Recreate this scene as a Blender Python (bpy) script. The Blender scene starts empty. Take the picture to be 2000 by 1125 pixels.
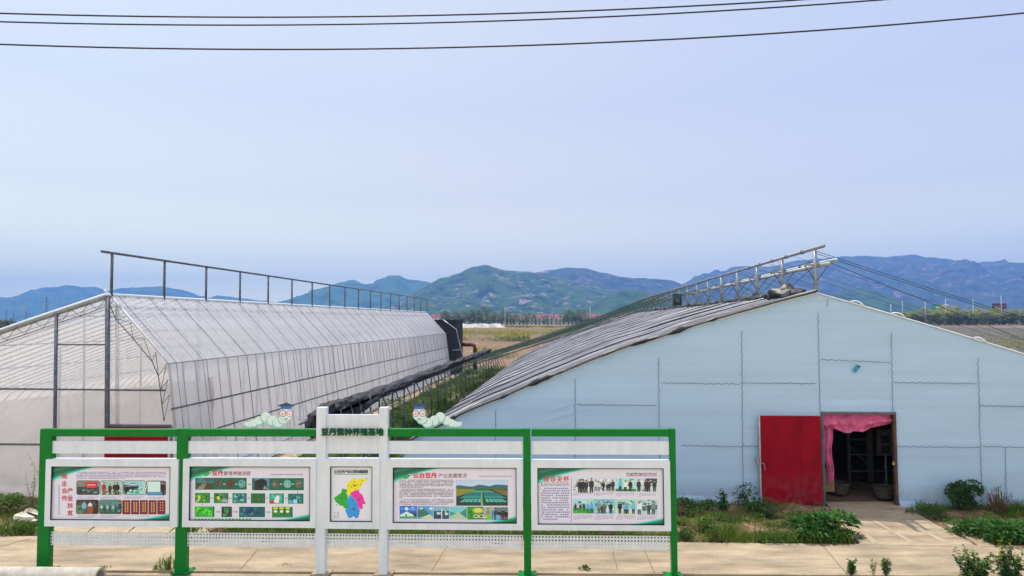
import bpy, math, random
from mathutils import Vector, Matrix, noise, Euler
C = bpy.context.scene.collection
SC = bpy.context.scene
R = math.radians
rnd = random.Random(7)

# ------------------------------------------------------------------ camera
F, H = 1333.33, 4.5
cd = bpy.data.cameras.new('camera'); cam = bpy.data.objects.new('camera', cd); C.objects.link(cam)
cd.sensor_width = 36; cd.lens = 24; cd.clip_start = .1; cd.clip_end = 30000
CM = Matrix.Translation((0, 0, H)) @ Matrix.Rotation(R(90 + 2.71), 4, 'X') @ Matrix.Rotation(R(-.32), 4, 'Z')
cam.matrix_world = CM; SC.camera = cam
# ------------------------------------------------------------------ sky and sun
SUN = Vector((-.17, .24, .95)).normalized()
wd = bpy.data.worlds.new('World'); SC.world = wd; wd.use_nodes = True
nt = wd.node_tree; nt.nodes.clear(); N = nt.nodes.new; L = nt.links.new
wo = N('ShaderNodeOutputWorld'); sky = N('ShaderNodeTexSky'); sky.sky_type = 'NISHITA'; sky.sun_disc = False
sky.sun_elevation = math.asin(SUN.z); sky.sun_rotation = math.atan2(SUN.x, SUN.y)
sky.dust_density = 3; sky.air_density = 1.2
b1 = N('ShaderNodeBackground'); b1.inputs[1].default_value = .1; L(sky.outputs[0], b1.inputs[0])
tc = N('ShaderNodeTexCoord'); sx = N('ShaderNodeSeparateXYZ'); L(tc.outputs['Generated'], sx.inputs[0])
ns = N('ShaderNodeTexNoise'); ns.inputs['Scale'].default_value = 2.2; ns.inputs['Detail'].default_value = 3
mp = N('ShaderNodeMapping'); mp.inputs['Scale'].default_value = (1, 1, 4.5); L(tc.outputs['Generated'], mp.inputs[0]); L(mp.outputs[0], ns.inputs[0])
mx = N('ShaderNodeMath'); mx.operation = 'MULTIPLY_ADD'; L(ns.outputs[0], mx.inputs[0]); mx.inputs[1].default_value = .22; L(sx.outputs[0], mx.inputs[2])
mr = N('ShaderNodeMapRange'); L(mx.outputs[0], mr.inputs[0]); mr.inputs[1].default_value = -.55; mr.inputs[2].default_value = .80
cr = N('ShaderNodeValToRGB'); L(mr.outputs[0], cr.inputs[0])
cr.color_ramp.elements[0].color = (.65, .73, .79, 1); cr.color_ramp.elements[1].color = (.475, .54, .72, 1)
e = cr.color_ramp.elements.new(.5); e.color = (.585, .628, .722, 1)
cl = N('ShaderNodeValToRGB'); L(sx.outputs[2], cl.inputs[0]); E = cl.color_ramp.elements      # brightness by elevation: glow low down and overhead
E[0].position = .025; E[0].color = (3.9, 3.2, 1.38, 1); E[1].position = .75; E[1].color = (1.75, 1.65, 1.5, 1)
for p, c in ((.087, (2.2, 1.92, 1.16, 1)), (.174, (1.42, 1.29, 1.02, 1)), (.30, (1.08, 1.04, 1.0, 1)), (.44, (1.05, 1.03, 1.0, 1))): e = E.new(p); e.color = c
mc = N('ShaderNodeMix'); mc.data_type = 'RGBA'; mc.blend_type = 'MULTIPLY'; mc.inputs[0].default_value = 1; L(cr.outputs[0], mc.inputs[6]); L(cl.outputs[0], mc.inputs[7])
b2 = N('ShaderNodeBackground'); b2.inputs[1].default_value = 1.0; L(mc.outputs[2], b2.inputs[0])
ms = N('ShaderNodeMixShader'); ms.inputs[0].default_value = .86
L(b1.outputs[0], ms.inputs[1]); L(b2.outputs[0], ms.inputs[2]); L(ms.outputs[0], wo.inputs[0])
sl = bpy.data.lights.new('sun', 'SUN'); sl.energy = 3.3; sl.angle = R(.8); sl.color = (1, .94, .82)
so = bpy.data.objects.new('sun', sl); C.objects.link(so); so.rotation_euler = SUN.to_track_quat('Z', 'Y').to_euler(); so.location = (0, 0, 40)
SC.view_settings.view_transform = 'Standard'; SC.view_settings.look = 'None'; SC.view_settings.exposure = .45; SC.view_settings.gamma = 1

# ------------------------------------------------------------------ helpers
def ray(px, py):
    d = CM.to_3x3() @ Vector(((px - 1000) / F, -(py - 562.5) / F, -1)); return d
C0 = Vector((0, 0, H))
def at_z(px, py, z=0.):
    d = ray(px, py); return C0 + d * ((z - H) / d.z)
def at_y(px, py, y):
    d = ray(px, py); return C0 + d * (y / d.y)
class Frame:                      # a rotated vertical frame: s runs right, t runs away, z up
    def __init__(f, ang, t0):
        f.ang = ang; f.u = Vector((math.cos(ang), -math.sin(ang), 0)); f.a = Vector((math.sin(ang), math.cos(ang), 0)); f.t0 = t0
    def px(f, px, py, dt=0):
        d = ray(px, py); p = C0 + d * ((f.t0 + dt - C0.dot(f.a)) / d.dot(f.a)); return p.dot(f.u), p.z
    def w(f, s, t, z=0): return f.u * s + f.a * t + Vector((0, 0, z))
def lin(c):
    return tuple((v / 255 / 12.92 if v / 255 <= .04045 else ((v / 255 + .055) / 1.055) ** 2.4) for v in c)

class MB:
    def __init__(m, off=(0, 0, 0)): m.v = []; m.f = []; m.mi = []; m.ms = []; m.off = Vector(off)
    def _m(m, mat):
        if mat not in m.ms: m.ms.append(mat)
        return m.ms.index(mat)
    def face(m, pts, mat):
        n = len(m.v); m.v += [Vector(p) - m.off for p in pts]; m.f.append(tuple(range(n, n + len(pts)))); m.mi.append(m._m(mat))
    def raw(m, vs, fs, mat):
        n = len(m.v); k = m._m(mat); m.v += [Vector(p) - m.off for p in vs]
        for f in fs: m.f.append(tuple(i + n for i in f)); m.mi.append(k)
    def box(m, lo, hi, mat):
        x0, y0, z0 = lo; x1, y1, z1 = hi
        m.raw([(x0, y0, z0), (x1, y0, z0), (x1, y1, z0), (x0, y1, z0), (x0, y0, z1), (x1, y0, z1), (x1, y1, z1), (x0, y1, z1)],
              [(0, 3, 2, 1), (4, 5, 6, 7), (0, 1, 5, 4), (1, 2, 6, 5), (2, 3, 7, 6), (3, 0, 4, 7)], mat)
    def prism(m, poly, y0, y1, mat):  # poly of (x,z) extruded from y0 to y1
        n = len(poly); vs = [(x, y0, z) for x, z in poly] + [(x, y1, z) for x, z in poly]
        m.raw(vs, [tuple(range(n)), tuple(range(2 * n - 1, n - 1, -1))] + [(i, i + n, (i + 1) % n + n, (i + 1) % n) for i in range(n)], mat)
    def tube(m, pts, r, mat, n=6, r2=None):
        pts = [Vector(p) for p in pts]; vs = []; k = len(pts)
        for i, p in enumerate(pts):
            d = (pts[min(i + 1, k - 1)] - pts[max(i - 1, 0)]).normalized()
            a = d.cross(Vector((0, 0, 1)) if abs(d.z) < .95 else Vector((0, 1, 0))).normalized(); b = d.cross(a)
            rr = r if r2 is None else r + (r2 - r) * i / (k - 1)
            vs += [p + (a * math.cos(2 * math.pi * j / n) + b * math.sin(2 * math.pi * j / n)) * rr for j in range(n)]
        fs = [(i * n + j, i * n + (j + 1) % n, (i + 1) * n + (j + 1) % n, (i + 1) * n + j) for i in range(k - 1) for j in range(n)]
        fs += [tuple(range(n - 1, -1, -1)), tuple(range((k - 1) * n, k * n))]
        m.raw(vs, fs, mat)
    def grid(m, fn, nu, nv, mat):
        vs = [fn(i / nu, j / nv) for i in range(nu + 1) for j in range(nv + 1)]; w = nv + 1
        m.raw(vs, [(i * w + j, (i + 1) * w + j, (i + 1) * w + j + 1, i * w + j + 1) for i in range(nu) for j in range(nv)], mat)
    def build(m, name, parent=None, smooth=False, bevel=0, label=None, loc=None, rz=0):
        me = bpy.data.meshes.new(name); me.from_pydata([tuple(v) for v in m.v], [], m.f)
        for x in m.ms: me.materials.append(x)
        me.polygons.foreach_set('material_index', m.mi)
        if smooth: me.polygons.foreach_set('use_smooth', [True] * len(me.polygons))
        me.update(); o = bpy.data.objects.new(name, me); C.objects.link(o)
        if parent: o.parent = parent
        if loc is not None: o.location = loc
        o.rotation_euler.z = rz
        if bevel:
            bm = o.modifiers.new('bevel', 'BEVEL'); bm.width = bevel; bm.segments = 2; bm.limit_method = 'ANGLE'
        if label: o['label'] = label
        return o
def tag(o, label=None, cat=None, group=None, kind=None):
    if label: o['label'] = label
    if cat: o['category'] = cat
    if group: o['group'] = group
    if kind: o['kind'] = kind
    return o
def thing(name, loc, label, cat, group=None, rz=0):
    o = bpy.data.objects.new(name, None); C.objects.link(o); o.location = loc; o.rotation_euler.z = rz; o.empty_display_size = .2
    return tag(o, label, cat, group)
def copy_tree(o, parent=None):
    c = o.copy(); C.objects.link(c)
    if parent: c.parent = parent
    for ch in [x for x in bpy.data.objects if x.parent == o]: copy_tree(ch, c)
    return c
def fbm(p, o=4):
    a = 0; s = 1; q = Vector(p)
    for _ in range(o): a += noise.noise(q) * s; q = q * 2.07; s *= .5
    return a

# ------------------------------------------------------------------ materials
def newmat(name):
    m = bpy.data.materials.new(name); m.use_nodes = True; t = m.node_tree; b = t.nodes['Principled BSDF']; return m, t, b
def mat(name, col, rough=.7, var=.15, scale=4, bump=.0, bscale=None, col2=None, metal=0, stretch=(1, 1, 1), detail=5, spec=.4, lo=.35, hi=.65, speck=0):
    m, t, b = newmat(name); N = t.nodes.new; L = t.links.new
    tc = N('ShaderNodeTexCoord'); mp = N('ShaderNodeMapping'); mp.inputs['Scale'].default_value = stretch; L(tc.outputs['Object'], mp.inputs[0])
    n = N('ShaderNodeTexNoise'); n.inputs['Scale'].default_value = scale; n.inputs['Detail'].default_value = detail; n.inputs['Roughness'].default_value = .62; L(mp.outputs[0], n.inputs[0])
    c = N('ShaderNodeValToRGB'); L(n.outputs[0], c.inputs[0]); E = c.color_ramp.elements
    E[0].position = lo; E[1].position = hi
    E[0].color = tuple(v * (1 - var) for v in col) + (1,); E[1].color = tuple(min(1, v) for v in (col2 or [v * (1 + var) for v in col])) + (1,)
    src = c.outputs[0]
    if speck:
        n3 = N('ShaderNodeTexNoise'); n3.inputs['Scale'].default_value = 26; n3.inputs['Detail'].default_value = 8; n3.inputs['Roughness'].default_value = .75; L(tc.outputs['Object'], n3.inputs[0])
        r3 = N('ShaderNodeMapRange'); L(n3.outputs[0], r3.inputs[0]); r3.inputs[1].default_value = .3; r3.inputs[2].default_value = .62; r3.inputs[3].default_value = 1 - speck; r3.inputs[4].default_value = 1.04
        mm = N('ShaderNodeMix'); mm.data_type = 'RGBA'; mm.blend_type = 'MULTIPLY'; mm.inputs[0].default_value = 1; L(src, mm.inputs[6]); L(r3.outputs[0], mm.inputs[7]); src = mm.outputs[2]
    L(src, b.inputs['Base Color']); b.inputs['Roughness'].default_value = rough; b.inputs['Metallic'].default_value = metal
    b.inputs['Specular IOR Level'].default_value = spec
    if bump:
        n2 = N('ShaderNodeTexNoise'); n2.inputs['Scale'].default_value = bscale or scale * 6; n2.inputs['Detail'].default_value = 4; L(mp.outputs[0], n2.inputs[0])
        bp = N('ShaderNodeBump'); bp.inputs['Strength'].default_value = bump; bp.inputs['Distance'].default_value = .02; L(n2.outputs[0], bp.inputs['Height']); L(bp.outputs[0], b.inputs['Normal'])
    return m
def leafmat(name, c1, c2, trans=.3):
    m, t, b = newmat(name); N = t.nodes.new; L = t.links.new
    g = N('ShaderNodeNewGeometry'); c = N('ShaderNodeValToRGB'); L(g.outputs['Random Per Island'], c.inputs[0])
    c.color_ramp.elements[0].color = tuple(c1) + (1,); c.color_ramp.elements[1].color = tuple(c2) + (1,)
    L(c.outputs[0], b.inputs['Base Color']); b.inputs['Roughness'].default_value = .55; b.inputs['Specular IOR Level'].default_value = .3
    tr = N('ShaderNodeBsdfTranslucent'); L(c.outputs[0], tr.inputs[0]); ms = N('ShaderNodeMixShader'); ms.inputs[0].default_value = trans
    L(b.outputs[0], ms.inputs[1]); L(tr.outputs[0], ms.inputs[2]); L(ms.outputs[0], t.nodes['Material Output'].inputs[0])
    return m
def filmmat(name, col, clear, wr=.25, tl_=.6):
    m, t, b = newmat(name); N = t.nodes.new; L = t.links.new; t.nodes.remove(b)
    tc = N('ShaderNodeTexCoord'); mp = N('ShaderNodeMapping'); mp.inputs['Scale'].default_value = (1, .35, .35); L(tc.outputs['Object'], mp.inputs[0])
    n = N('ShaderNodeTexNoise'); n.inputs['Scale'].default_value = 1.1; n.inputs['Detail'].default_value = 6; n.inputs['Distortion'].default_value = .8; L(mp.outputs[0], n.inputs[0])
    bp = N('ShaderNodeBump'); bp.inputs['Strength'].default_value = wr; bp.inputs['Distance'].default_value = .07; L(n.outputs[0], bp.inputs['Height'])
    d = N('ShaderNodeBsdfDiffuse'); tl = N('ShaderNodeBsdfTranslucent'); tp = N('ShaderNodeBsdfTransparent'); gl = N('ShaderNodeBsdfGlossy')
    d.inputs[0].default_value = col + (1,); tl.inputs[0].default_value = col + (1,); gl.inputs['Roughness'].default_value = .3; gl.inputs[0].default_value = (.85, .85, .9, 1)
    for q in (d, tl, gl): L(bp.outputs[0], q.inputs['Normal'])
    m1 = N('ShaderNodeMixShader'); m1.inputs[0].default_value = tl_; L(d.outputs[0], m1.inputs[1]); L(tl.outputs[0], m1.inputs[2])
    rp = N('ShaderNodeMapRange'); L(n.outputs[0], rp.inputs[0]); rp.inputs[1].default_value = .3; rp.inputs[2].default_value = .7; rp.inputs[3].default_value = clear + .08; rp.inputs[4].default_value = max(0, clear - .08)
    m2 = N('ShaderNodeMixShader'); L(rp.outputs[0], m2.inputs[0]); L(m1.outputs[0], m2.inputs[1]); L(tp.outputs[0], m2.inputs[2])
    lw = N('ShaderNodeLayerWeight'); L(bp.outputs[0], lw.inputs['Normal']); pw = N('ShaderNodeMath'); pw.operation = 'POWER'; L(lw.outputs['Facing'], pw.inputs[0]); pw.inputs[1].default_value = 5; fr = N('ShaderNodeMath'); fr.operation = 'MULTIPLY_ADD'; L(pw.outputs[0], fr.inputs[0]); fr.inputs[1].default_value = .35; fr.inputs[2].default_value = .03
    m3 = N('ShaderNodeMixShader'); L(fr.outputs[0], m3.inputs[0]); L(m2.outputs[0], m3.inputs[1]); L(gl.outputs[0], m3.inputs[2])
    L(m3.outputs[0], t.nodes['Material Output'].inputs[0]); return m

M = {}
M['steel'] = mat('galvanised steel', (.27, .29, .33), .45, .2, 6, metal=.5)
M['steel_dark'] = mat('weathered steel', (.10, .11, .14), .5, .3, 8, metal=.3)
M['steel_light'] = mat('pale steel pipe', (.42, .45, .50), .45, .2, 5, metal=.4)
M['film'] = filmmat('greenhouse film', (.69, .715, .785), .33, .15, .6); M['film_side'] = filmmat('side film', (.76, .79, .87), .33, .12, .75)
M['film_gable'] = filmmat('gable film', (.77, .79, .86), .45, .5); M['film_clear'] = filmmat('clear gable film', (.82, .82, .87), .56, .4)
M['film_back'] = filmmat('rear film', (.90, .88, .91), .45, .15)
M['film_loose'] = filmmat('loose film', (.76, .79, .87), .31, .25, .75)
M['soil'] = mat('field soil', (.22, .155, .115), .95, .35, .5, .6, 3)
M['concrete'] = mat('path concrete', (.335, .262, .182), .9, .42, 1.1, .6, 30, stretch=(.7, 2.4, 1), detail=10, lo=.28, hi=.66, speck=.3)
M['concrete2'] = mat('worn concrete', (.34, .26, .18), .9, .3, 1.3, .4, 24, detail=10, speck=.35)
M['concrete3'] = mat('grey concrete pipe', (.42, .40, .35), .9, .18, 5, .3, 40)
M['joint'] = mat('joint dirt', (.17, .12, .08), .95, .4, 9)
M['rut'] = mat('pale concrete track', (.375, .30, .215), .9, .15, 3, .2, 30)
M['green'] = mat('green paint', (.0, .175, .022), .4, .07, 3, .03, 40, spec=.2)
M['white'] = mat('white paint', (.67, .73, .83), .42, .05, 2.2, .03, 30, spec=.25, stretch=(3, 3, .7), detail=8, col2=(.72, .77, .86))
M['red'] = mat('red door paint', (.235, .0, .011), .5, .2, 2.2, .05, 20, stretch=(1, 1, .5), spec=.12)
M['dark'] = mat('black gap', (.012, .012, .014), .9)
M['rope'] = mat('dark green rope', (.012, .045, .04), .8, .2, 9)
M['quilt'] = mat('black quilt plastic', (.02, .021, .026), .42, .4, 6, .5, 14)
M['twine'] = mat('pale twine', (.45, .45, .45), .8)
M['cable'] = mat('black cable', (.012, .012, .02), .6)
M['rib'] = mat('grey steel rib', (.44, .45, .49), .5, .15, 6)
M['hem'] = mat('pale edge highlight', (.25, .25, .29), .6, .35, 3)  # bright lap edges of the roof quilt, highlight put into the colour
M['gap'] = mat('black quilt lap shade', (.035, .035, .043), .7, .3, 4)  # black plastic at the laps, darkened as painted shade
M['mulch'] = mat('plastic mulch', (.055, .045, .038), .7, .4, .8, .4, 3, col2=(.19, .16, .13), lo=.4, hi=.75)
M['dim'] = mat('shade darkened steel', (.06, .06, .065), .7)  # white rack and board, doorway shade painted into their colour

# ------------------------------------------------------------------ terrain, roads, hills
dv = ray(1112, 625); YAW = math.atan2(dv.x, dv.y)
p = at_z(1745, 990); G0 = Frame(YAW, 0); GR = Frame(YAW, p.dot(G0.a)); p = at_z(354, 977); GL = Frame(YAW, p.dot(G0.a))
TR, TL = GR.t0, GL.t0

def groundmat():
    m, t, b = newmat('farmland ground'); N = t.nodes.new; L = t.links.new
    tc = N('ShaderNodeTexCoord')
    n = N('ShaderNodeTexNoise'); n.inputs['Scale'].default_value = .035; n.inputs['Detail'].default_value = 9; n.inputs['Roughness'].default_value = .65
    mp = N('ShaderNodeMapping'); mp.inputs['Scale'].default_value = (.35, 1, 1); L(tc.outputs['Object'], mp.inputs[0]); L(mp.outputs[0], n.inputs[0])
    c = N('ShaderNodeValToRGB'); L(n.outputs[0], c.inputs[0]); E = c.color_ramp.elements
    E[0].position = .34; E[0].color = (.15, .095, .072, 1); E[1].position = .68; E[1].color = (.11, .13, .04, 1)
    e = E.new(.47); e.color = (.215, .14, .10, 1); e = E.new(.55); e.color = (.19, .13, .085, 1)
    L(c.outputs[0], b.inputs['Base Color']); b.inputs['Roughness'].default_value = 1; b.inputs['Specular IOR Level'].default_value = .1
    n2 = N('ShaderNodeTexNoise'); n2.inputs['Scale'].default_value = 1.2; n2.inputs['Detail'].default_value = 8; L(tc.outputs['Object'], n2.inputs[0])
    bp = N('ShaderNodeBump'); bp.inputs['Strength'].default_value = .8; bp.inputs['Distance'].default_value = .3; L(n2.outputs[0], bp.inputs['Height']); L(bp.outputs[0], b.inputs['Normal'])
    return m
g = MB(); g.face([(-7000, -40, -.05), (7000, -40, -.05), (7000, 7200, -.05), (-7000, 7200, -.05)], groundmat())
tag(g.build('ground'), kind='structure')
# concrete path under the notice board
PF = [at_z(-900, 1038), at_z(2900, 1074)]; PN = [at_z(-900, 1107), at_z(2900, 1131)]
m = MB(); vs = [PN[0], PN[1], PF[1], PF[0]]
m.raw([(q.x, q.y, 0) for q in vs] + [(q.x, q.y, -.06) for q in vs], [(0, 1, 2, 3), (0, 4, 5, 1), (3, 2, 6, 7)], M['concrete'])
for a, b, w in (((1602, 1061), (1655, 1122), .008), ((1255, 1067), (1278, 1119), .008), ((880, 1058), (842, 1116), .006), ((60, 1052), (-40, 1078), .014), ((505, 1072), (470, 1112), .009), ((1196, 1076), (1206, 1116), .006)):
    A, B = at_z(*a), at_z(*b); d = (B - A); k = Vector((d.y, -d.x, 0)).normalized() * w; n_ = 9; prev = None
    for i in range(n_ + 1):
        q = A + d * (i / n_) + k * (fbm((i * .6, w * 900, a[0])) * 3 if a[0] not in (1602, 1255) else 0)
        if prev is not None: m.face([prev - k, prev + k, q + k, q - k], M['joint']); [setattr(v, 'z', .004) for v in m.v[-4:]]
        prev = q
tag(m.build('path'), kind='structure')
m = MB(); m.raw([(PN[0].x, -20, -.03), (PN[1].x, -20, -.03), (PN[1].x, PN[1].y - .03, -.03), (PN[0].x, PN[0].y - .03, -.03)], [(0, 1, 2, 3)], M['concrete2'])
m.raw([(PN[0].x, PN[0].y - .03, -.045), (PN[1].x, PN[1].y - .03, -.045), (PN[1].x, PN[1].y, -.045), (PN[0].x, PN[0].y, -.045)], [(0, 1, 2, 3)], M['joint'])
tag(m.build('roadside_slab'), kind='structure')
# door ramp
m = MB()
def slab(px, z0, z1, mt, side=M['concrete2']):
    q = [at_z(*p) for p in px]; zz = [z1, z1, z0, z0]
    m.raw([(a.x, a.y, z) for a, z in zip(q, zz)] + [(a.x, a.y, -.06) for a in q], [(3, 2, 1, 0), (0, 1, 5, 4), (1, 2, 6, 5), (3, 0, 4, 7)], mt)
slab([(1612, 984), (1748, 984), (1908, 1067.5), (1681, 1064)], .004, .05, M['concrete'])
slab([(1842, 1023), (1880, 1021), (1948, 1068), (1914, 1067.5)], .004, .02, M['concrete2'])
for x0, x1, w in ((1652, 1703, 10), (1700, 1777, 9), (1752, 1845, 9)):
    q = [at_z(x0, 1018), at_z(x0 + w * .8, 1018), at_z(x1 + w * 1.3, 1061), at_z(x1, 1061)]
    k = [.036, .036, .010, .010]; m.face([(a.x, a.y, z) for a, z in zip(q, k)], M['rut'])
tag(m.build('door_ramp'), kind='structure')
m = MB()
for k in range(4):
    x = 96 + k * 80; slab([(x + 28, 1018), (x + 102, 1018), (x + 62, 1049), (x - 17, 1049)], .004, .03, M['rut'])
slab([(80, 1018), (440, 1018), (330, 1046), (60, 1046)], -.02, -.01, M['joint'])
tag(m.build('planked_ramp'), kind='structure')
# dirt verge between path and buildings
def vergemat():
    m, t, b = newmat('verge dirt'); N = t.nodes.new; L = t.links.new; tc = N('ShaderNodeTexCoord')
    n = N('ShaderNodeTexNoise'); n.inputs['Scale'].default_value = 1.6; n.inputs['Detail'].default_value = 9; n.inputs['Roughness'].default_value = .7; L(tc.outputs['Object'], n.inputs[0])
    c = N('ShaderNodeValToRGB'); L(n.outputs[0], c.inputs[0]); E = c.color_ramp.elements
    E[0].position = .36; E[0].color = (.10, .115, .025, 1); E[1].position = .68; E[1].color = (.42, .30, .20, 1); e = E.new(.47); e.color = (.14, .095, .055, 1); e = E.new(.56); e.color = (.27, .18, .11, 1)
    L(c.outputs[0], b.inputs['Base Color']); b.inputs['Roughness'].default_value = 1; b.inputs['Specular IOR Level'].default_value = .1
    n2 = N('ShaderNodeTexNoise'); n2.inputs['Scale'].default_value = 22; n2.inputs['Detail'].default_value = 5; L(tc.outputs['Object'], n2.inputs[0])
    bp = N('ShaderNodeBump'); bp.inputs['Strength'].default_value = .9; bp.inputs['Distance'].default_value = .05; L(n2.outputs[0], bp.inputs['Height']); L(bp.outputs[0], b.inputs['Normal'])
    return m
def verge_h(x, y, v):
    e = min(1, v * 5, (1 - v) * 6 + .15); q = fbm((x * .8, y * .8, 3.3), 5)
    for cx, cy, r in ((at_z(1740, 1025).x, at_z(1740, 1025).y, 2.1), (at_z(200, 1036).x, at_z(200, 1036).y, 2.2)):
        d = math.hypot(x - cx, (y - cy) * 1.1); e *= min(1, max(0, (d - r * .62) / .7))
    return -.03 + max(0, .05 + q * .12) * e
m = MB(); k = PF[1] - PF[0]
def vg(a, b):
    f = PF[0] + k * a; far = GR.t0 + .2 - f.dot(GR.a) if f.x > -6.3 else GL.t0 + .2 - f.dot(GR.a); q = f + GR.a * (far * b); return (q.x, q.y, verge_h(q.x, q.y, b))
m.grid(vg, 420, 40, vergemat()); tag(m.build('verge', smooth=True), kind='structure')
# corridor floor between the greenhouses
m = MB(); m.grid(lambda a, b: tuple(G0.w(-10.4 + 5.3 * b, 16 + 52 * a, -.04 + max(0, fbm((a * 60, b * 6, 1), 4)) * .16)), 200, 24, mat('corridor earth', (.10, .075, .045), .95, .4, 1.5, .8, 9, col2=(.10, .13, .025)))
tag(m.build('corridor_earth', smooth=True), kind='structure')
m = MB(); m.grid(lambda a, b: tuple(G0.w(-9.75 + .8 * b, 17.2 + 42 * a, .05)), 30, 2, M['concrete2']); tag(m.build('drain_strip'), kind='structure')

def hillmat(name, g1, g2, rock, rocky, sc=1.):
    m, t, b = newmat(name); N = t.nodes.new; L = t.links.new; tc = N('ShaderNodeTexCoord')
    n = N('ShaderNodeTexNoise'); n.inputs['Scale'].default_value = .009 * sc; n.inputs['Detail'].default_value = 12; n.inputs['Roughness'].default_value = .68; L(tc.outputs['Object'], n.inputs[0])
    c = N('ShaderNodeValToRGB'); L(n.outputs[0], c.inputs[0]); E = c.color_ramp.elements
    E[0].position = .41; E[0].color = tuple(g1) + (1,); E[1].position = .60; E[1].color = (g2[0] * 1.5, g2[1] * 1.02, g2[2] * 1.1, 1); e = E.new(.50); e.color = tuple(g2) + (1,)  # dark to light range puts slope shading into the colour
    r = N('ShaderNodeTexNoise'); r.inputs['Scale'].default_value = .013 * sc; r.inputs['Detail'].default_value = 10; r.inputs['Roughness'].default_value = .66; r.inputs['Distortion'].default_value = .6
    mp = N('ShaderNodeMapping'); mp.inputs['Location'].default_value = (310, 70, 11); mp.inputs['Scale'].default_value = (.8, .8, 1.4); L(tc.outputs['Object'], mp.inputs[0]); L(mp.outputs[0], r.inputs[0])
    rr = N('ShaderNodeValToRGB'); L(r.outputs[0], rr.inputs[0]); rr.color_ramp.elements[0].position = rocky; rr.color_ramp.elements[1].position = rocky + .09
    mx = N('ShaderNodeMix'); mx.data_type = 'RGBA'; L(rr.outputs[0], mx.inputs[0]); L(c.outputs[0], mx.inputs[6]); mx.inputs[7].default_value = tuple(rock) + (1,)
    L(mx.outputs[2], b.inputs['Base Color']); b.inputs['Roughness'].default_value = 1; b.inputs['Specular IOR Level'].default_value = .05
    n2 = N('ShaderNodeTexNoise'); n2.inputs['Scale'].default_value = .05 * sc; n2.inputs['Detail'].default_value = 9; n2.inputs['Roughness'].default_value = .7; L(tc.outputs['Object'], n2.inputs[0])
    bp = N('ShaderNodeBump'); bp.inputs['Strength'].default_value = 1; bp.inputs['Distance'].default_value = 14; L(n2.outputs[0], bp.inputs['Height']); L(bp.outputs[0], b.inputs['Normal'])
    return m
def hill(pts, D, front, back, mt, seed, amp=.30, nx=150, ny=60, kind='structure'):
    x0, x1 = pts[0][0], pts[-1][0]
    def top(px):
        for (a, ya), (b, yb) in zip(pts, pts[1:]):
            if px <= b:
                k = (px - a) / (b - a); k = k * k * (3 - 2 * k) * .6 + k * .4; return ya + (yb - ya) * k
        return pts[-1][1]
    m = MB()
    def fn(i, j):
        px = x0 + (x1 - x0) * i; v = -1 + 2 * j; q = at_y(px, top(px), D); z = max(q.z, 0); w = abs(v)
        y = D + (v * front if v < 0 else v * back); x = q.x * (1 + .5 * (y / D - 1)) if v < 0 else q.x
        s = noise.noise(Vector((x / 700 + seed, y / 900, seed)))
        pr = max(0, 1 - w) ** (1.15 + .5 * s); h = z * pr
        rg = fbm((x / 420 + seed * 3, y / 650, seed), 6)
        h += z * amp * (abs(rg) * 1.5 - .45) * min(1, w * 3.5) * (1 - w)
        rd = 0; q2 = Vector((x / 230 + seed * 2, y / 330, seed)); am = 1
        for _ in range(4): rd += am * (1 - abs(noise.noise(q2)) * 2) ; q2 = q2 * 2.1; am *= .5
        h += z * .16 * (rd - .9) * min(1, w * 5) * (1 - w) ** .6
        h += fbm((x / 60, y / 60, seed), 4) * 9 * (D / 3000) * min(1, .35 + w) * (1 if w < .97 else 0)
        return (x, y, h if w < .995 else -8)
    m.grid(fn, nx, ny, mt); return tag(m.build('hills', smooth=True), kind=kind)
HB = hillmat('far wooded hill', (.020, .060, .030), (.06, .16, .06), (.26, .22, .22), .70)
HC = hillmat('rocky wooded hill', (.020, .026, .042), (.055, .13, .026), (.40, .31, .31), .56, 2.0)
HR = hillmat('long dark hill', (.022, .024, .055), (.055, .085, .06), (.32, .19, .24), .55, 1.5)
HG = hillmat('green foothill', (.026, .055, .022), (.06, .13, .028), (.30, .22, .2), .68, 2)
hill([(-420, 600), (-200, 575), (-60, 588), (30, 582), (70, 575), (100, 562), (130, 557), (165, 561), (185, 560), (215, 571), (260, 561), (310, 559), (355, 566), (400, 582), (440, 579), (480, 583), (530, 590), (600, 607)], 5200, 1500, 1500, HB, 1.3, nx=170)
hill([(490, 612), (550, 588), (600, 574), (640, 560), (668, 550), (690, 547), (712, 555), (735, 554), (755, 545), (778, 542), (800, 546), (830, 549), (870, 560), (930, 590), (980, 612)], 4300, 1300, 1200, HB, 4.1, nx=120)
hill([(740, 618), (790, 583), (830, 559), (865, 543), (895, 535), (925, 521), (948, 517), (968, 523), (990, 528), (1030, 530), (1060, 535), (1100, 545), (1150, 557), (1210, 572), (1290, 596), (1370, 622)], 2700, 1000, 900, HC, 7.7, .36, nx=220, ny=100)
hill([(960, 585), (1010, 552), (1045, 532), (1080, 527), (1105, 523), (1140, 524), (1180, 533), (1215, 541), (1270, 545), (1310, 547), (1345, 560), (1420, 600)], 3500, 900, 900, HR, 9.2, nx=110)
hill([(1090, 622), (1140, 598), (1185, 578), (1225, 566), (1260, 569), (1300, 585), (1350, 604), (1400, 622)], 2000, 500, 500, HG, 12.5, nx=80)
hill([(1280, 585), (1330, 555), (1370, 537), (1410, 533), (1430, 522), (1460, 520), (1500, 521), (1560, 508), (1600, 505), (1640, 502), (1690, 500), (1730, 502), (1760, 499), (1782, 497), (1810, 502), (1850, 506), (1900, 514), (1935, 510), (1990, 514), (2060, 508), (2200, 520), (2420, 560)], 4200, 1700, 1500, HR, 15.8, .4, nx=240, ny=90)
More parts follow.
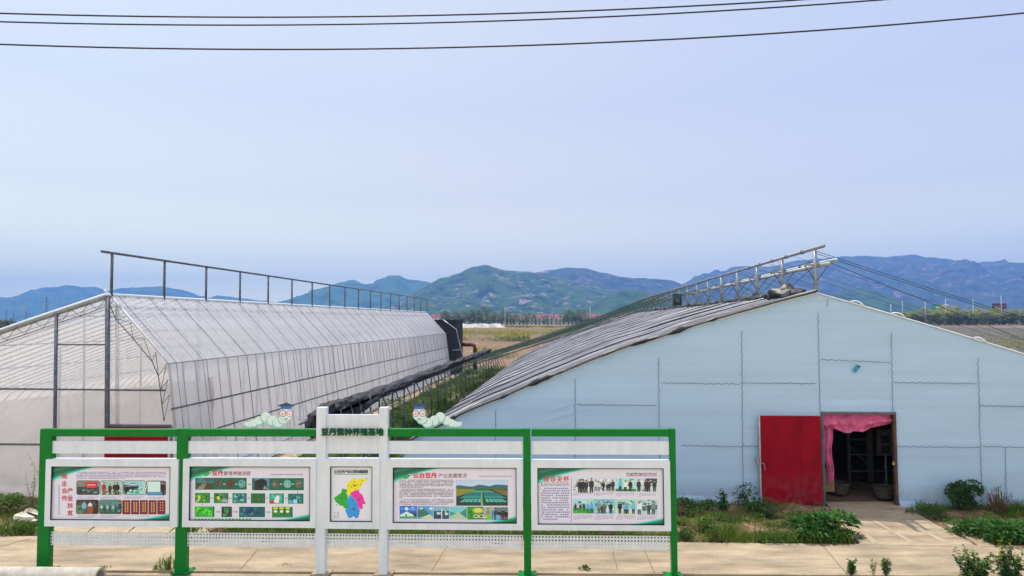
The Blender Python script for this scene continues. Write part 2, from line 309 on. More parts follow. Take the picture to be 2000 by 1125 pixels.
hill([(1560, 608), (1610, 582), (1645, 568), (1675, 563), (1705, 567), (1740, 578), (1790, 594), (1850, 612)], 2400, 600, 500, HG, 21.1, nx=80)

# ------------------------------------------------------------------ right greenhouse (blue wall, black quilt)
WALL = mat('blue woven sheet', (.395, .55, .775), .6, .06, 1.1, .12, 5, stretch=(.10, 1, 5.0), detail=8, lo=.3, hi=.7)
def splash(mt, z0, z1, col):
    t = mt.node_tree; N = t.nodes.new; L = t.links.new; b = t.nodes['Principled BSDF']; src = b.inputs['Base Color'].links[0].from_socket
    tc = N('ShaderNodeTexCoord'); sp_ = N('ShaderNodeSeparateXYZ'); L(tc.outputs['Object'], sp_.inputs[0]); n = N('ShaderNodeTexNoise'); n.inputs['Scale'].default_value = 3.5; n.inputs['Detail'].default_value = 9; n.inputs['Roughness'].default_value = .7; L(tc.outputs['Object'], n.inputs[0])
    mr = N('ShaderNodeMapRange'); L(sp_.outputs[2], mr.inputs[0]); mr.inputs[1].default_value = z1; mr.inputs[2].default_value = z0
    mu = N('ShaderNodeMath'); mu.operation = 'MULTIPLY'; m2 = N('ShaderNodeMapRange'); L(n.outputs[0], m2.inputs[0]); m2.inputs[1].default_value = .42; m2.inputs[2].default_value = .72; L(mr.outputs[0], mu.inputs[0]); L(m2.outputs[0], mu.inputs[1])
    mx = N('ShaderNodeMix'); mx.data_type = 'RGBA'; L(mu.outputs[0], mx.inputs[0]); L(src, mx.inputs[6]); mx.inputs[7].default_value = col + (1,); L(mx.outputs[2], b.inputs['Base Color'])
splash(WALL, -.1, .55, (.30, .25, .20))
def quiltmat():
    m, t, b = newmat('grey roof quilt'); N = t.nodes.new; L = t.links.new; tc = N('ShaderNodeTexCoord')
    def streak(sc, st, loc, a, bb):
        mp = N('ShaderNodeMapping'); mp.inputs['Scale'].default_value = st; mp.inputs['Location'].default_value = loc; L(tc.outputs['Object'], mp.inputs[0])
        n = N('ShaderNodeTexNoise'); n.inputs['Scale'].default_value = sc; n.inputs['Detail'].default_value = 6; n.inputs['Roughness'].default_value = .6; L(mp.outputs[0], n.inputs[0])
        r = N('ShaderNodeMapRange'); r.inputs[1].default_value = a; r.inputs[2].default_value = bb; L(n.outputs[0], r.inputs[0]); return r
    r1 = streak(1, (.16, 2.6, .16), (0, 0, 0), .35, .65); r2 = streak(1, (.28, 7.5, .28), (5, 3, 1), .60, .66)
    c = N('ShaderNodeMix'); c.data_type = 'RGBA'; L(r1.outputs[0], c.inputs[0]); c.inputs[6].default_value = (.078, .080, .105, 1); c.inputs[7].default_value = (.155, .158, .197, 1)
    c2 = N('ShaderNodeMix'); c2.data_type = 'RGBA'; L(r2.outputs[0], c2.inputs[0]); L(c.outputs[2], c2.inputs[6]); c2.inputs[7].default_value = (.60, .58, .58, 1)  # pale streaks: sheen on the folds painted into the colour
    L(c2.outputs[2], b.inputs['Base Color']); b.inputs['Roughness'].default_value = .5; return m
QUILT = quiltmat()
top_px = [(786, 897), (801, 863), (821, 853), (870, 829), (901, 812), (928, 800), (979, 780), (1030, 757), (1064, 743), (1110, 725), (1150, 708), (1200, 689), (1240, 675), (1290, 661), (1349, 641), (1430, 617), (1506, 596), (1550, 584), (1595, 573)]
prof = [GR.px(*q) for q in top_px]; RS, RZ = prof[-1]
SL = prof[0][0]
prof_r = [(RS + d, RZ - .30 * d - .0035 * d * d) for d in [.25 * i for i in range(1, 50)]]; SRt = prof_r[-1][0]
allp = [(SL, -.02)] + prof + prof_r + [(SRt, -.02)]
def ztop(s, pr=prof + prof_r):
    for (a, za), (b, zb) in zip(pr, pr[1:]):
        if a <= s <= b: return za + (zb - za) * (s - a) / max(1e-6, b - a)
    return pr[0][1] if s < pr[0][0] else pr[-1][1]
OFF = (RS, TR, 0)
GRT = thing('greenhouse', GR.w(RS, TR), 'greenhouse with a pale blue sheet end wall, red door and grey quilted roof', 'greenhouse', 'greenhouses', -YAW)
D0, DZ = GR.px(1607, 808); D1, _ = GR.px(1743, 808)
# wall sheet with a real door opening
m = MB(OFF)
ss = sorted(set([SL + (SRt - SL) * i / 230 for i in range(231)] + [D0, D1] + [p[0] for p in prof]))
def wv(s, z):
    e = min(1, (ztop(s) - z) * 2, z * 4 + .05)
    if D0 - .25 < s < D1 + .25 and z < DZ + .3: e = 0
    s1, z1 = GR.px(1110, 812); g_ = math.exp(-((s - s1 + .10) / .35) ** 2 - ((z - z1) / .25) ** 2)
    k = fbm((s * .45, z * 2.2, 5), 4) * .016 + noise.noise(Vector((s * .22, z * .7, 9))) * .03 + g_ * .028 * math.sin((z - z1 - (s - s1) * .25) * 32)
    return (s, TR - .0 - k * max(0, e), z)
for a, b in zip(ss, ss[1:]):
    if b - a < 1e-5: continue
    zl = DZ if a >= D0 - 1e-4 and b <= D1 + 1e-4 else -.02
    za, zb = ztop(a + 1e-5), ztop(b - 1e-5); n_ = 44; n0 = len(m.v)
    m.raw([wv(a, zl + (za - zl) * j / n_) for j in range(n_ + 1)] + [wv(b, zl + (zb - zl) * j / n_) for j in range(n_ + 1)],
          [(j, j + n_ + 1, j + n_ + 2, j + 1) for j in range(n_)], WALL)
m.build('end_wall', GRT, smooth=True)
# pale turned-over edge along the gable and the base skirt
m = MB(OFF); m.tube([(s, TR - .02, z + .01) for s, z in prof[1:] + prof_r], .018, M['white'], 6); m.build('edge_batten', GRT, True)
m = MB(OFF); m.grid(lambda a, b: (D1 + .08 + (SRt - D1 - .1) * a, TR - .05 - .05 * b + .02 * fbm((a * 40, b, 1)), .16 - .19 * b), 90, 3, WALL); m.build('wall_skirt', GRT, True)
m = MB(OFF); m.grid(lambda a, b: (SL + (GR.px(1480, 990)[0] - SL) * a, TR - .03 - .10 * b + .03 * fbm((a * 50, b * 2, 3)), .20 - .22 * b), 90, 4, WALL); m.build('wall_skirt', GRT, True)
# lacing seams
def seam(p0, p1, amp=.011):
    a, b = Vector((GR.px(*p0)[0], 0, GR.px(*p0)[1])), Vector((GR.px(*p1)[0], 0, GR.px(*p1)[1])); d = b - a; n_ = max(8, int(d.length / .045)); k = Vector((-d.z, 0, d.x)).normalized()
    q = [a + d * (i / n_) + k * (amp * ((-1) ** (i // 2) if i % 2 else 0) + .01 * fbm((i * .1, p0[0], 0), 2)) for i in range(n_ + 1)]
    m = MB(OFF); m.tube([(v.x, TR - .026, v.z) for v in q], .0052, LACE, 4); m.build('lacing', GRT)
LACE = mat('black lacing cord', (.08, .08, .11), .8)
for p0, p1 in [((968, 800), (968, 985)), ((1123, 740), (1124, 985)), ((1286, 700), (1288, 985)), ((1448, 646), (1451, 985)), ((1597, 612), (1601, 806)), ((1740, 650), (1743, 806)), ((1909, 700), (1917, 988)),
               ((1128, 790), (1282, 792)), ((1294, 748), (1446, 750)), ((1450, 748), (1592, 749)), ((1604, 702), (1738, 708)), ((1746, 747), (1906, 749)), ((1914, 792), (2040, 795)), ((1330, 870), (1449, 872)), ((1449, 871), (1483, 871)),
               ((1749, 872), (1912, 874)), ((1918, 872), (2040, 874)), ((1962, 874), (1964, 985)), ((1747, 808), (1750, 985)), ((1615, 584), (1615, 600))]:
    seam(p0, p1)
# roof quilt on the left slope
LEN = 43.0
m = MB(OFF)
def strip_at(s, t):
    u = (t + .22 * noise.noise(Vector((s * .22, t * .2, 6))) + .03 * noise.noise(Vector((s * .9, t * .4, 2))) + .3 * noise.noise(Vector((3, t * .9, 9)))) / .66; return math.floor(u), u - math.floor(u)
def quilt_h(s, t):
    e = min(1, (t - TR + .15) * 1.5 + .3)
    k_, fr_ = strip_at(s, t); sw_ = (.07 + .05 * noise.cell(Vector((k_, 3, 1)))) * (1 - fr_) ** 1.3
    a = 1 - abs(noise.noise(Vector((t * 1.5, s * .13, 2)))) * 2; b = 1 - abs(noise.noise(Vector((t * 3.9 + s * .22, s * .22, 7)))) * 2
    return .05 + max(0, b) ** 3 * .02 + fbm((s * .7, t * .7, 3), 3) * .03
qs = [prof[0]] + prof[1:]
def qp(v):
    k = v * (len(qs) - 1); i = min(int(k), len(qs) - 2); f = k - i; a, b = qs[i], qs[i + 1]; return a[0] + (b[0] - a[0]) * f, a[1] + (b[1] - a[1]) * f
NS = 110; qv = [qp(j / NS) for j in range(NS + 1)]; kk = 0; t0_ = TR - .06
def edge_t(k, s):
    return TR - .07 + .43 * k + (.13 * noise.noise(Vector((k * 5.1, 1, 3))) + .16 * noise.noise(Vector((s * .28, k * .35, 6))) + .08 * noise.noise(Vector((s * 1.1, k * 1.7, 2))) + .03 * noise.noise(Vector((s * 3.1, k * 2.7, 5))) if k else 0)
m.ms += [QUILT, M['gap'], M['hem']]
for k in range(100):
    hgt = .010 + .030 * abs(noise.noise(Vector((k * 2.3, 7, 1)))) + (.03 if k % 6 == 0 else 0); n0 = len(m.v); rows = 7
    for j, (s, z) in enumerate(qv):
        a_, b_ = edge_t(k, s), edge_t(k + 1, s); g_ = noise.noise(Vector((k * 3.7, s * .35, 4))); hh = hgt * (1 + .6 * g_)
        wr = lambda t: .036 * fbm((t * 1.4, s * .35, 3), 3) + .014 * (1 - abs(noise.noise(Vector((t * 5.5, s * .3, 8)))) * 2)
        for t, dz in ((a_, .012), (a_ + .006, hh), (a_ + .04, hh + .012), (a_ + (b_ - a_) * .3, hh * .75), (a_ + (b_ - a_) * .55, hh * .5), (a_ + (b_ - a_) * .8, hh * .25), (b_ + .02, .004)):
            m.v.append(Vector((s - (.06 if j == 0 else 0), t, z + .045 + dz + (wr(t) if t > a_ + .1 and t < b_ else 0))) - m.off)
    for j in range(NS):
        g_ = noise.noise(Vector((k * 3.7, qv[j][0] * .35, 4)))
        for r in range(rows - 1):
            q = n0 + j * rows + r; m.f.append((q, q + 1, q + rows + 1, q + rows)); m.mi.append(1 if r == 0 else 2 if r == 1 and g_ > .08 else 0)  # lap step painted black as shade, some edges pale as highlight
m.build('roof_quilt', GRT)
m = MB(OFF)      # front hem of the quilt, hanging dark folds
def hem(a, b):
    s, z = qp(.04 + .955 * a); d = max(0, fbm((s * 1.4, 1.2, 8), 5) - .05); return (s, TR - .075 - .05 * b * (1 - b) * 4, z + .045 + (.03 + .11 * d) * (1 - b) - .012 * b - .09 * d * b)
m.grid(hem, 260, 4, M['quilt']); m.build('quilt_hem', GRT, True)
m = MB(OFF)      # bunched folds along the ridge
def bunch(a, b):
    t = TR + .1 + LEN * a ** 1.5; th = b * 2 * math.pi; r = .10 + .13 * abs(fbm((t * 1.6, 3, 1), 4)) + .05 * noise.noise(Vector((t * 5, math.cos(th) * 1.5, math.sin(th) * 1.5)))
    r *= (1.15 if t < TR + 2.5 else .8) * min(1, .02 + a * 60) * (1 + .5 * fbm((t * 3.5, math.cos(th) * 2, math.sin(th) * 2), 4))
    return (RS - .32 + r * 1.7 * math.cos(th), t, RZ - .03 + r * math.sin(th) * 1.1)
m.grid(bunch, 700, 18, M['quilt']); m.build('folded_quilt', GRT, True)
# other shells: right slope, far wall
m = MB(OFF); pr2 = [prof[-1]] + prof_r + [(SRt, -.02)]
m.grid(lambda a, b: (lambda i: (pr2[i][0], TR + .03 + LEN * b, pr2[i][1] - .02))(round(a * (len(pr2) - 1))), len(pr2) - 1, 8, M['quilt']); m.build('rear_slope', GRT, True)
m = MB(OFF); m.face([(s, TR + LEN, z - .02) for s, z in allp], WALL); m.build('far_wall', GRT)
m = MB(OFF); m.face([(SL, TR + .05, -.02), (SL, TR + LEN, -.02), (SL, TR + LEN, prof[0][1]), (SL, TR + .05, prof[0][1])], M['quilt']); m.build('low_side', GRT)
# white cleats on the right edge
for q in ((1672, 591), (1752, 614), (1910, 662)):
    s, z = GR.px(*q); m = MB(OFF); m.tube([(s - .15 + .3 * i / 6, TR - .06, z - .02 - .088 * (i / 6 - .5) + .05 * math.sin(math.pi * i / 6)) for i in range(7)], .018, M['white'], 5); m.build('cleat', GRT, True)
# door frame and red door leaf folded back against the wall
m = MB(OFF); m.box((D0 - .05, TR - .06, DZ), (D1 + .06, TR + .06, DZ + .05), M['steel_dark']); m.box((D1 - .0, TR - .05, 0), (D1 + .06, TR + .06, DZ), mat('rusty jamb', (.09, .045, .04), .7, .4, 8)); m.box((D0 - .05, TR - .05, 0), (D0, TR + .06, DZ), M['steel_dark'])
m.build('door_frame', GRT)
a0, b0 = GR.px(1484, 812, -.16), GR.px(1607, 989, -.16)
splash(M['red'], -.2, .9, (.33, .09, .10))
dl = MB(OFF); dl.box((a0[0], TR - .17, b0[1] + .03), (b0[0], TR - .125, a0[1]), M['red']); dl.box((a0[0] + (b0[0] - a0[0]) * .66, TR - .176, b0[1] + .04), (b0[0] - .01, TR - .1705, a0[1] - .01), M['red'])
door = dl.build('door', GRT, bevel=.006)
m = MB(OFF); m.box((a0[0] - .03, TR - .178, b0[1] + .02), (a0[0] - .002, TR - .12, a0[1] + .01), M['steel_light']); m.build('edge_trim', door)
m = MB(OFF); hs, hz = GR.px(1491, 904, -.16); m.tube([(hs - .05, TR - .17, hz), (hs - .05, TR - .23, hz), (hs + .0, TR - .23, hz), (hs + .02, TR - .22, hz - .16)], .012, M['steel'], 6); m.box((hs - .16, TR - .18, hz - .04), (hs - .10, TR - .11, hz + .14), M['steel']); m.build('handle', door)
# ridge posts, rails, ropes
PS = [TR + .05 + 2.6 * i for i in range(17)]; z_rail = GR.px(1596, 489)[1]; z_mid = GR.px(1597, 511)[1]; z_mid2 = GR.px(1597, 519)[1]
for t in PS:
    m = MB(OFF); m.tube([(RS, t, RZ - .1), (RS, t, z_rail)], .048, M['steel'], 8); m.build('ridge_post', GRT, True)
    m = MB(OFF); m.box((RS - .26, t - .03, z_mid - .10), (RS + .36, t + .03, z_mid - .05), M['steel']); m.tube([(RS, t - .02, z_mid - .5), (RS + .3, t - .02, z_mid - .1)], .012, M['steel_dark'], 4); m.tube([(RS, t - .02, z_mid - .5), (RS - .24, t - .02, z_mid - .1)], .012, M['steel_dark'], 4); m.build('bracket', GRT)
m = MB(OFF); m.tube([(RS + .0, TR - .55, z_rail + .05), (RS + .0, PS[-1] + .3, z_rail + .05)], .042, M['steel'], 8); m.build('ridge_rail', GRT, True)
m = MB(OFF); m.tube([(RS + .30, TR - .50, z_mid), (RS + .30, PS[-1] + .3, z_mid)], .046, M['steel_light'], 8); m.build('drive_pipe', GRT, True)
m = MB(OFF); m.tube([(RS + .16, TR - .42, z_mid2 + .02), (RS + .16, PS[-1] + .3, z_mid2 + .02)], .046, M['steel_light'], 8); m.build('drive_pipe', GRT, True)
for t in [TR + .6 + 1.3 * i for i in range(32)]:
    m = MB(OFF); m.tube([(RS + .3, t, z_mid), (RS + .3, t + .14, z_mid)], .062, M['rope'], 8); m.build('rope_winding', GRT)
    m = MB(OFF); m.tube([(RS, t + .3, z_rail + .05), (RS, t + .36, z_rail + .05)], .055, M['steel_dark'], 8); m.build('collar', GRT)
m = MB(OFF); m.box((RS - .35, PS[8] - .2, z_mid - .75), (RS + .1, PS[8] + .2, z_mid + .0), M['rope']); m.tube([(RS - .12, PS[8] - .24, z_mid - .35), (RS - .12, PS[8] - .2, z_mid - .35)], .14, M['steel_dark'], 10); m.build('motor', GRT, bevel=.02)
# rack frame in front of the eave: quilt roll rests on it
RK, RKZ = -6.45, 1.88
RACK = thing('rope_rack', G0.w(RK, 20), 'long rack of thin steel posts and braces in the grassy gap between the greenhouses', 'rack', rz=-YAW)
ROF = (RK, 20, 0); t = 17.6
while t < 62:
    m = MB(ROF); m.tube([(RK, t, -.05), (RK, t, RKZ)], .030, M['steel_dark'], 6); m.build('post', RACK, True)
    m = MB(ROF); m.tube([(RK, t + .5, RKZ - .03), (RK + .85, t + .2, -.05)], .024, M['steel_dark'], 5); m.build('brace', RACK, True)
    t += 1.75
for z_, x_ in ((RKZ, 0), (RKZ - .02, -.5)):
    m = MB(ROF); m.tube([(RK + x_, 17.2, z_), (RK + x_, 62, z_)], .026, M['steel_dark'], 6); m.build('rail', RACK, True)
for z_ in (.55, 1.1): m = MB(ROF); m.tube([(RK + .04, 40, z_), (RK + .04, 62, z_)], .014, M['rope'], 5); m.build('wire', RACK, True)
def rope(p0, p1, sag, r=.0068):
    a, b = Vector(p0), Vector(p1); return [(a + (b - a) * (i / 8)) - Vector((0, 0, sag * 4 * (i / 8) * (1 - i / 8))) for i in range(9)], r
for i in range(70):      # left ropes; dense further back as the photo shows
    t = TR + 13 + (1.15 * i if i < 10 else 11.5 + .62 * (i - 10))
    if t > PS[-1] + .5: break
    m = MB(OFF)
    for z_, dz, k in ((z_rail, 0, 0), (z_mid, .02, .5)):
        q, r = rope((RS, t + k, z_), (RK + .02, t + k, RKZ + .03), .10 + .25 * rnd.random()); m.tube(q, r, M['rope'], 4)
    m.build('rope', GRT)
for i, t in enumerate([PS[0] + 1.3 * j for j in range(33)]):
    m = MB(OFF); k = .25 * (i % 3)
    for z0, s1, z1 in ((z_rail, 19.5, 1.75),) + (((z_rail - .06, 19.5, 1.7), (z_mid, 19.5, .55)) if i % 4 == 0 else ()):
        q, r = rope((RS + (.3 if z0 < z_rail - .1 else 0), t + k, z0), (s1, t + k, z1), .12, .0075 if i < 1 else .0038); m.tube(q, r, M['rope'], 4)
    m.build('rope', GRT)
for k in range(11):     # net strung between posts below the rail
    t = PS[k]; m = MB(OFF); m.tube([(RS, t, z_mid - .1), (RS, t + 2.6, RZ + .1)], .008, M['rope'], 4); m.tube([(RS, t, RZ + .2), (RS, t + 2.6, z_mid - .15)], .008, M['rope'], 4); m.tube([(RS, t, z_rail - .25), (RS, t + 2.6, z_rail - .3)], .008, M['rope'], 4); m.build('stay_wire', GRT)
# quilt roll lying on the rack
m = MB((RK, 20, 0))
def roll(a, b):
    t = 17.6 + 39.5 * a ** 1.25; th = 2 * math.pi * b; fr = max(0, 1 - (t - 17.6) / 5.0)
    w = (.50 + .10 * noise.noise(Vector((t * .35, 0, 0)))) * (1 - .35 * a); h = .19 + .08 * noise.noise(Vector((t * .5, 5, 0))) + .10 * fr
    k = 1 + .34 * fbm((t * .55, math.cos(th) * 1.2, math.sin(th) * 1.2), 4) + fr * .42 * fbm((t * 3.2, math.cos(th) * 2, math.sin(th) * 2), 4)
    drop = -.28 * fr * (1 if math.sin(th) < 0 else .2)
    tw = .5 * math.sin(t * .25 + 1)
    x = w * k * math.cos(th); z = h * k * math.sin(th) * (1.5 if math.sin(th) < 0 and fr > 0 else 1)
    end = min(1, a * 40 + .12, (1 - a) * 30 + .15)
    return (RK - .22 + (x * math.cos(tw) - z * math.sin(tw) * .6) * end, t, RKZ + .13 + (z + x * .28) * end + drop * end)
m.grid(roll, 520, 28, mat('black rolled quilt', (.012, .012, .016), .6, .5, 2.5, .7, 9, spec=.25, col2=(.045, .046, .058), stretch=(3, 1, 3)))
ql = m.build('quilt_roll', None, True, loc=G0.w(RK, 20), rz=-YAW)
tag(ql, 'long crumpled black quilt roll lying along the top of the steel rack', 'quilt roll')
m = MB((RK, 20, 0))
for t, dz in ((18.3, .0), (19.2, .05), (20.0, .0), (21.1, 0)):
    m.tube([(RK + .18, t, RKZ + .28), (RK + .26, t - .02, RKZ + .05), (RK + .22, t + .06, RKZ - .2), (RK + .27, t + .03, RKZ - .38)], .014, M['twine'], 5)
o = m.build('tie_cord', ql, True)

# ------------------------------------------------------------------ left greenhouse (clear film on steel ribs)
K = GL.px; LS, LZ = K(213, 577); KS, KZ = K(328, 710); BS, BZ = K(354, 977); BZ = -.03
OFL = (LS, TL, 0); LL = 39.5
GLT = thing('greenhouse', GL.w(LS, TL), 'clear plastic film greenhouse on grey steel ribs with posts along its ridge', 'greenhouse', 'greenhouses', -YAW)
sl = (K(0, 646)[1] - LZ) / (K(0, 646)[0] - LS)
lprof = [(LS - d, LZ - sl * d - .004 * d * d) for d in [.5 * i for i in range(0, 24)]]; ES, EZ = lprof[-1]
gpoly = [(BS, BZ), (KS, KZ), (LS, LZ)] + lprof[1:] + [(ES - .4, BZ)]
def gz(s):
    for (a, za), (b, zb) in zip(gpoly, gpoly[1:]):
        if b <= s <= a: return za + (zb - za) * (s - a) / min(-1e-6, b - a)
    return 0
def side_s(z): return KS + (BS - KS) * (KZ - z) / (KZ - BZ)
RZ2 = K(340, 798)[1]; RZ3 = 1.5
m = MB(OFL)      # gable film
def gfn(a, b):
    s = ES - .2 + (BS - ES + .15) * a; top = gz(min(s, BS)); z = BZ + (top - BZ) * b
    w = .035 * fbm((s * .5 + z * .5, z * .35 - s * .2, 3), 5) * min(1, (1 - b) * 6) * (1.4 if z < 2.5 else .6)
    fl = .5 * max(0, .9 - z) ** 2 * max(0, min(1, (LS - 1.6 - s)))
    return (s, TL - w - .02 - fl, z)
m.grid(gfn, 160, 70, M['film_gable']); m.ms.append(M['film_clear']); m.mi = [1 if sum(m.v[i].x for i in f) / len(f) > .05 else 0 for f in m.f]; m.build('end_film', GLT, True)
m = MB(OFL); m.grid(lambda a, b: (LS + (KS - LS) * b, TL + LL * a, LZ + (KZ - LZ) * b + .012 * fbm((a * 60, b * 3, 2), 3)), 160, 12, M['film']); m.build('roof_film', GLT, True)
m = MB(OFL); m.grid(lambda a, b: (side_s(KZ + (RZ2 - KZ) * b), TL + LL * a, KZ + (RZ2 - KZ) * b), 80, 4, M['film_side']); m.build('side_film', GLT, True)
m = MB(OFL)
def lfn(a, b):
    z = RZ2 + (.06 - RZ2) * b; t = TL + LL * a; k = min(1, b * 5) * min(1, (1 - b) * 5)
    f = (1 - abs(noise.noise(Vector((t * .5 + z * 3.2, z * 5.5 - t * .35, 4)))) * 2)
    return (side_s(z) + .02 + k * (.022 * max(0, f) ** 7), t, z)
m.grid(lfn, 620, 40, M['film_loose']); m.build('side_curtain', GLT, True)
m = MB(OFL); pr3 = lprof + [(ES - .4, BZ)]
m.grid(lambda a, b: (lambda i: (pr3[i][0], TL + LL * b, pr3[i][1]))(round(a * (len(pr3) - 1))), len(pr3) - 1, 20, M['film_back']); m.build('rear_film', GLT, True)
m = MB(OFL); m.face([(s, TL + LL, z) for s, z in gpoly], M['film_back']); m.build('far_film', GLT)
nr = 66
for i in range(nr):      # ribs
    t = TL + .04 + (LL - .1) * i / (nr - 1); m = MB(OFL); r = .0145 if i else .03
    m.tube([(LS, t, LZ + .01), (KS - .05, t, KZ + .055), (KS - .005, t, KZ + .01), (KS + .012, t, KZ - .05), (BS + .012, t, BZ)], r, M['rib'], 5)
    m.build('rib', GLT, True)
for i in range(0, nr):    # rear half of each rib, seen through the film
    t = TL + .04 + (LL - .1) * i / (nr - 1); m = MB(OFL); m.tube([(s, t, z - .03) for s, z in lprof[::4]] + [(ES - .38, t, BZ)], .02 if i else .04, M['steel'], 4); m.build('rear_rib', GLT, True)
for i in range(30):      # thin press cords over the roof
    t = TL + .35 + 1.3 * i; m = MB(OFL); m.tube([(LS, t, LZ + .02), (KS + .01, t, KZ + .02), (BS + .05, t, .1)], .007, M['steel_dark'], 4); m.build('press_cord', GLT)
for s, z, r, mm in ((KS, KZ, .017, 'steel'), (side_s(RZ2) + .03, RZ2, .024, 'steel_dark'), (side_s(RZ3) + .06, RZ3, .022, 'steel_dark'), (side_s(.42) + .06, .42, .022, 'steel_light')):
    m = MB(OFL); m.tube([(s + .01, TL - .1, z), (s + .01, TL + LL, z)], r, M[mm], 6); m.build('purlin', GLT, True)
m = MB(OFL)
for k in (.25, .5, .75): m.tube([(LS + (KS - LS) * k, TL + .05, LZ + (KZ - LZ) * k - .05), (LS + (KS - LS) * k, TL + LL, LZ + (KZ - LZ) * k - .05)], .014, M['steel'], 4)
for k in range(3, 20, 5): s, z = lprof[k]; m.tube([(s, TL + .05, z - .06), (s, TL + LL, z - .06)], .02, M['steel'], 4)
m.build('inner_purlin', GLT, True)
zr = K(206, 496)[1]; posts = [TL + .06 + (LL - .1) * i / 17 for i in range(18)]
for t in posts:
    m = MB(OFL); m.tube([(LS + .02, t, LZ - .02), (LS + .02, t, zr)], .036, M['steel_dark'], 8); m.build('ridge_post', GLT, True)
m = MB(OFL); m.tube([(LS + .02, TL - .35, zr + .03), (LS + .02, posts[-1] + .1, zr + .03)], .034, M['steel_dark'], 8); m.build('ridge_rail', GLT, True)
m = MB(OFL); m.tube([(LS, TL - .1, LZ + .02), (LS, TL + LL, LZ + .02)], .04, M['white'], 8); m.tube([(LS - .02, TL - .06, LZ + .06), (LS - .06, TL - .1, LZ + .14)], .03, M['white'], 6); m.build('ridge_cap', GLT, True)
m = MB(OFL); m.tube([(s, TL - .05, z + .045) for s, z in lprof], .035, M['white'], 6); m.build('gable_batten', GLT, True)
m = MB(OFL); m.tube([(s, TL - .04, z - .03) for s, z in lprof], .035, M['steel'], 6); m.build('gable_chord', GLT, True)
M_TR = 0
# gable frame
def col(x0, y0, x1, y1, r, mm='steel', dt=-.05, nm='column'):
    a, b = K(x0, y0), K(x1, y1); m = MB(OFL); m.tube([(a[0], TL + dt, a[1]), (b[0], TL + dt, b[1])], r, M[mm], 8); return m.build(nm, GLT, True)
col(213, 578, 211, 978, .060, 'steel_dark'); col(113, 612, 108, 974, .042, 'steel_dark'); col(128, 608, 124, 972, .03, 'steel', .7)
col(224, 590, 224, 978, .045, 'steel_light', .10); col(0, 759, 325, 762, .024, 'steel_dark', nm='cross_bar'); col(113, 673, 209, 673, .018, 'steel_dark', nm='cross_bar'); col(-60, 866, 211, 869, .026, 'steel_dark', nm='cross_bar')
col(209, 831, 336, 832, .045, 'steel_dark', nm='door_lintel'); col(336, 832, 340, 979, .035, 'steel_dark', nm='door_post'); col(263, 702, 266, 978, .04, 'steel', 2.2)
# lattice truss under each gable chord
m = MB(OFL); q = [(s - .0, z) for s, z in lprof[:14]]
low = [(LS - .05, LZ - .28)] + [(s, z - .30) for s, z in lprof[1:14]]
m.tube([(s, TL - .06, z) for s, z in low], .012, M['steel_dark'], 5)
for k in range(0, 13): m.tube([(q[k][0], TL - .06, q[k][1] - .04), ((low[k][0] + low[k + 1][0]) / 2, TL - .06, (low[k][1] + low[k + 1][1]) / 2), (q[k + 1][0], TL - .06, q[k + 1][1] - .04)], .009, M['steel_dark'], 4)
m.build('truss', GLT)
m = MB(OFL); in_ = [K(216, 590), K(228, 622), (K(262, 660)), K(300, 706), K(312, 734), K(316, 762), K(319, 790), K(323, 822)]
m.tube([(s, TL - .06, z) for s, z in in_], .012, M['steel_dark'], 5)
out = [K(232, 600), K(258, 630), K(284, 660), K(307, 687), K(328, 712), K(331, 740), K(334, 770), K(338, 800)]
for a, b, c in zip(in_, out, in_[1:]): m.tube([(a[0], TL - .06, a[1]), (b[0], TL - .06, b[1]), (c[0], TL - .06, c[1])], .008, M['steel_dark'], 4)
m.build('truss', GLT)
# inner rows seen through the film
for k in range(1, 9):
    t = TL + 4.2 * k; m = MB(OFL); m.tube([(LS + .05, t, 0), (LS + .05, t, LZ)], .04, M['steel'], 6); m.build('inner_post', GLT, True)
    m = MB(OFL); m.tube([(LS - 4.6, t, 0), (LS - 4.6, t, gz(LS - 4.6) - .05)], .035, M['steel'], 6); m.build('inner_post', GLT, True)
m = MB(OFL); m.grid(lambda a, b: (ES + .3 + (BS - ES - .5) * a, TL + 1.8 + .18 * fbm((a * 14, b * 2, 4), 4), 2.95 * b * (1 - .42 * (1 - a) ** .8) + .02), 90, 8, filmmat('inner curtain', (.55, .47, .44), .35, .6)); m.build('inner_curtain', GLT, True)
m = MB(OFL); m.face([(ES - .3, TL + .03, .02), (BS - .05, TL + .03, .02), (BS - .05, TL + LL, .02), (ES - .3, TL + LL, .02)], mat('indoor soil', (.40, .34, .29), .95, .3, 1.2)); m.build('soil_bed', GLT)
a, b = K(212, 833), K(330, 976)
m = MB(OFL); m.box((a[0], TL - .13, .02), (b[0], TL - .085, a[1]), M['red']); d = m.build('door', GLT, bevel=.006)
m = MB(OFL); m.box((a[0] + .02, TL - .145, a[1] * .5), (a[0] + .1, TL - .1305, a[1] * .5 + .16), M['steel']); m.build('handle', d)
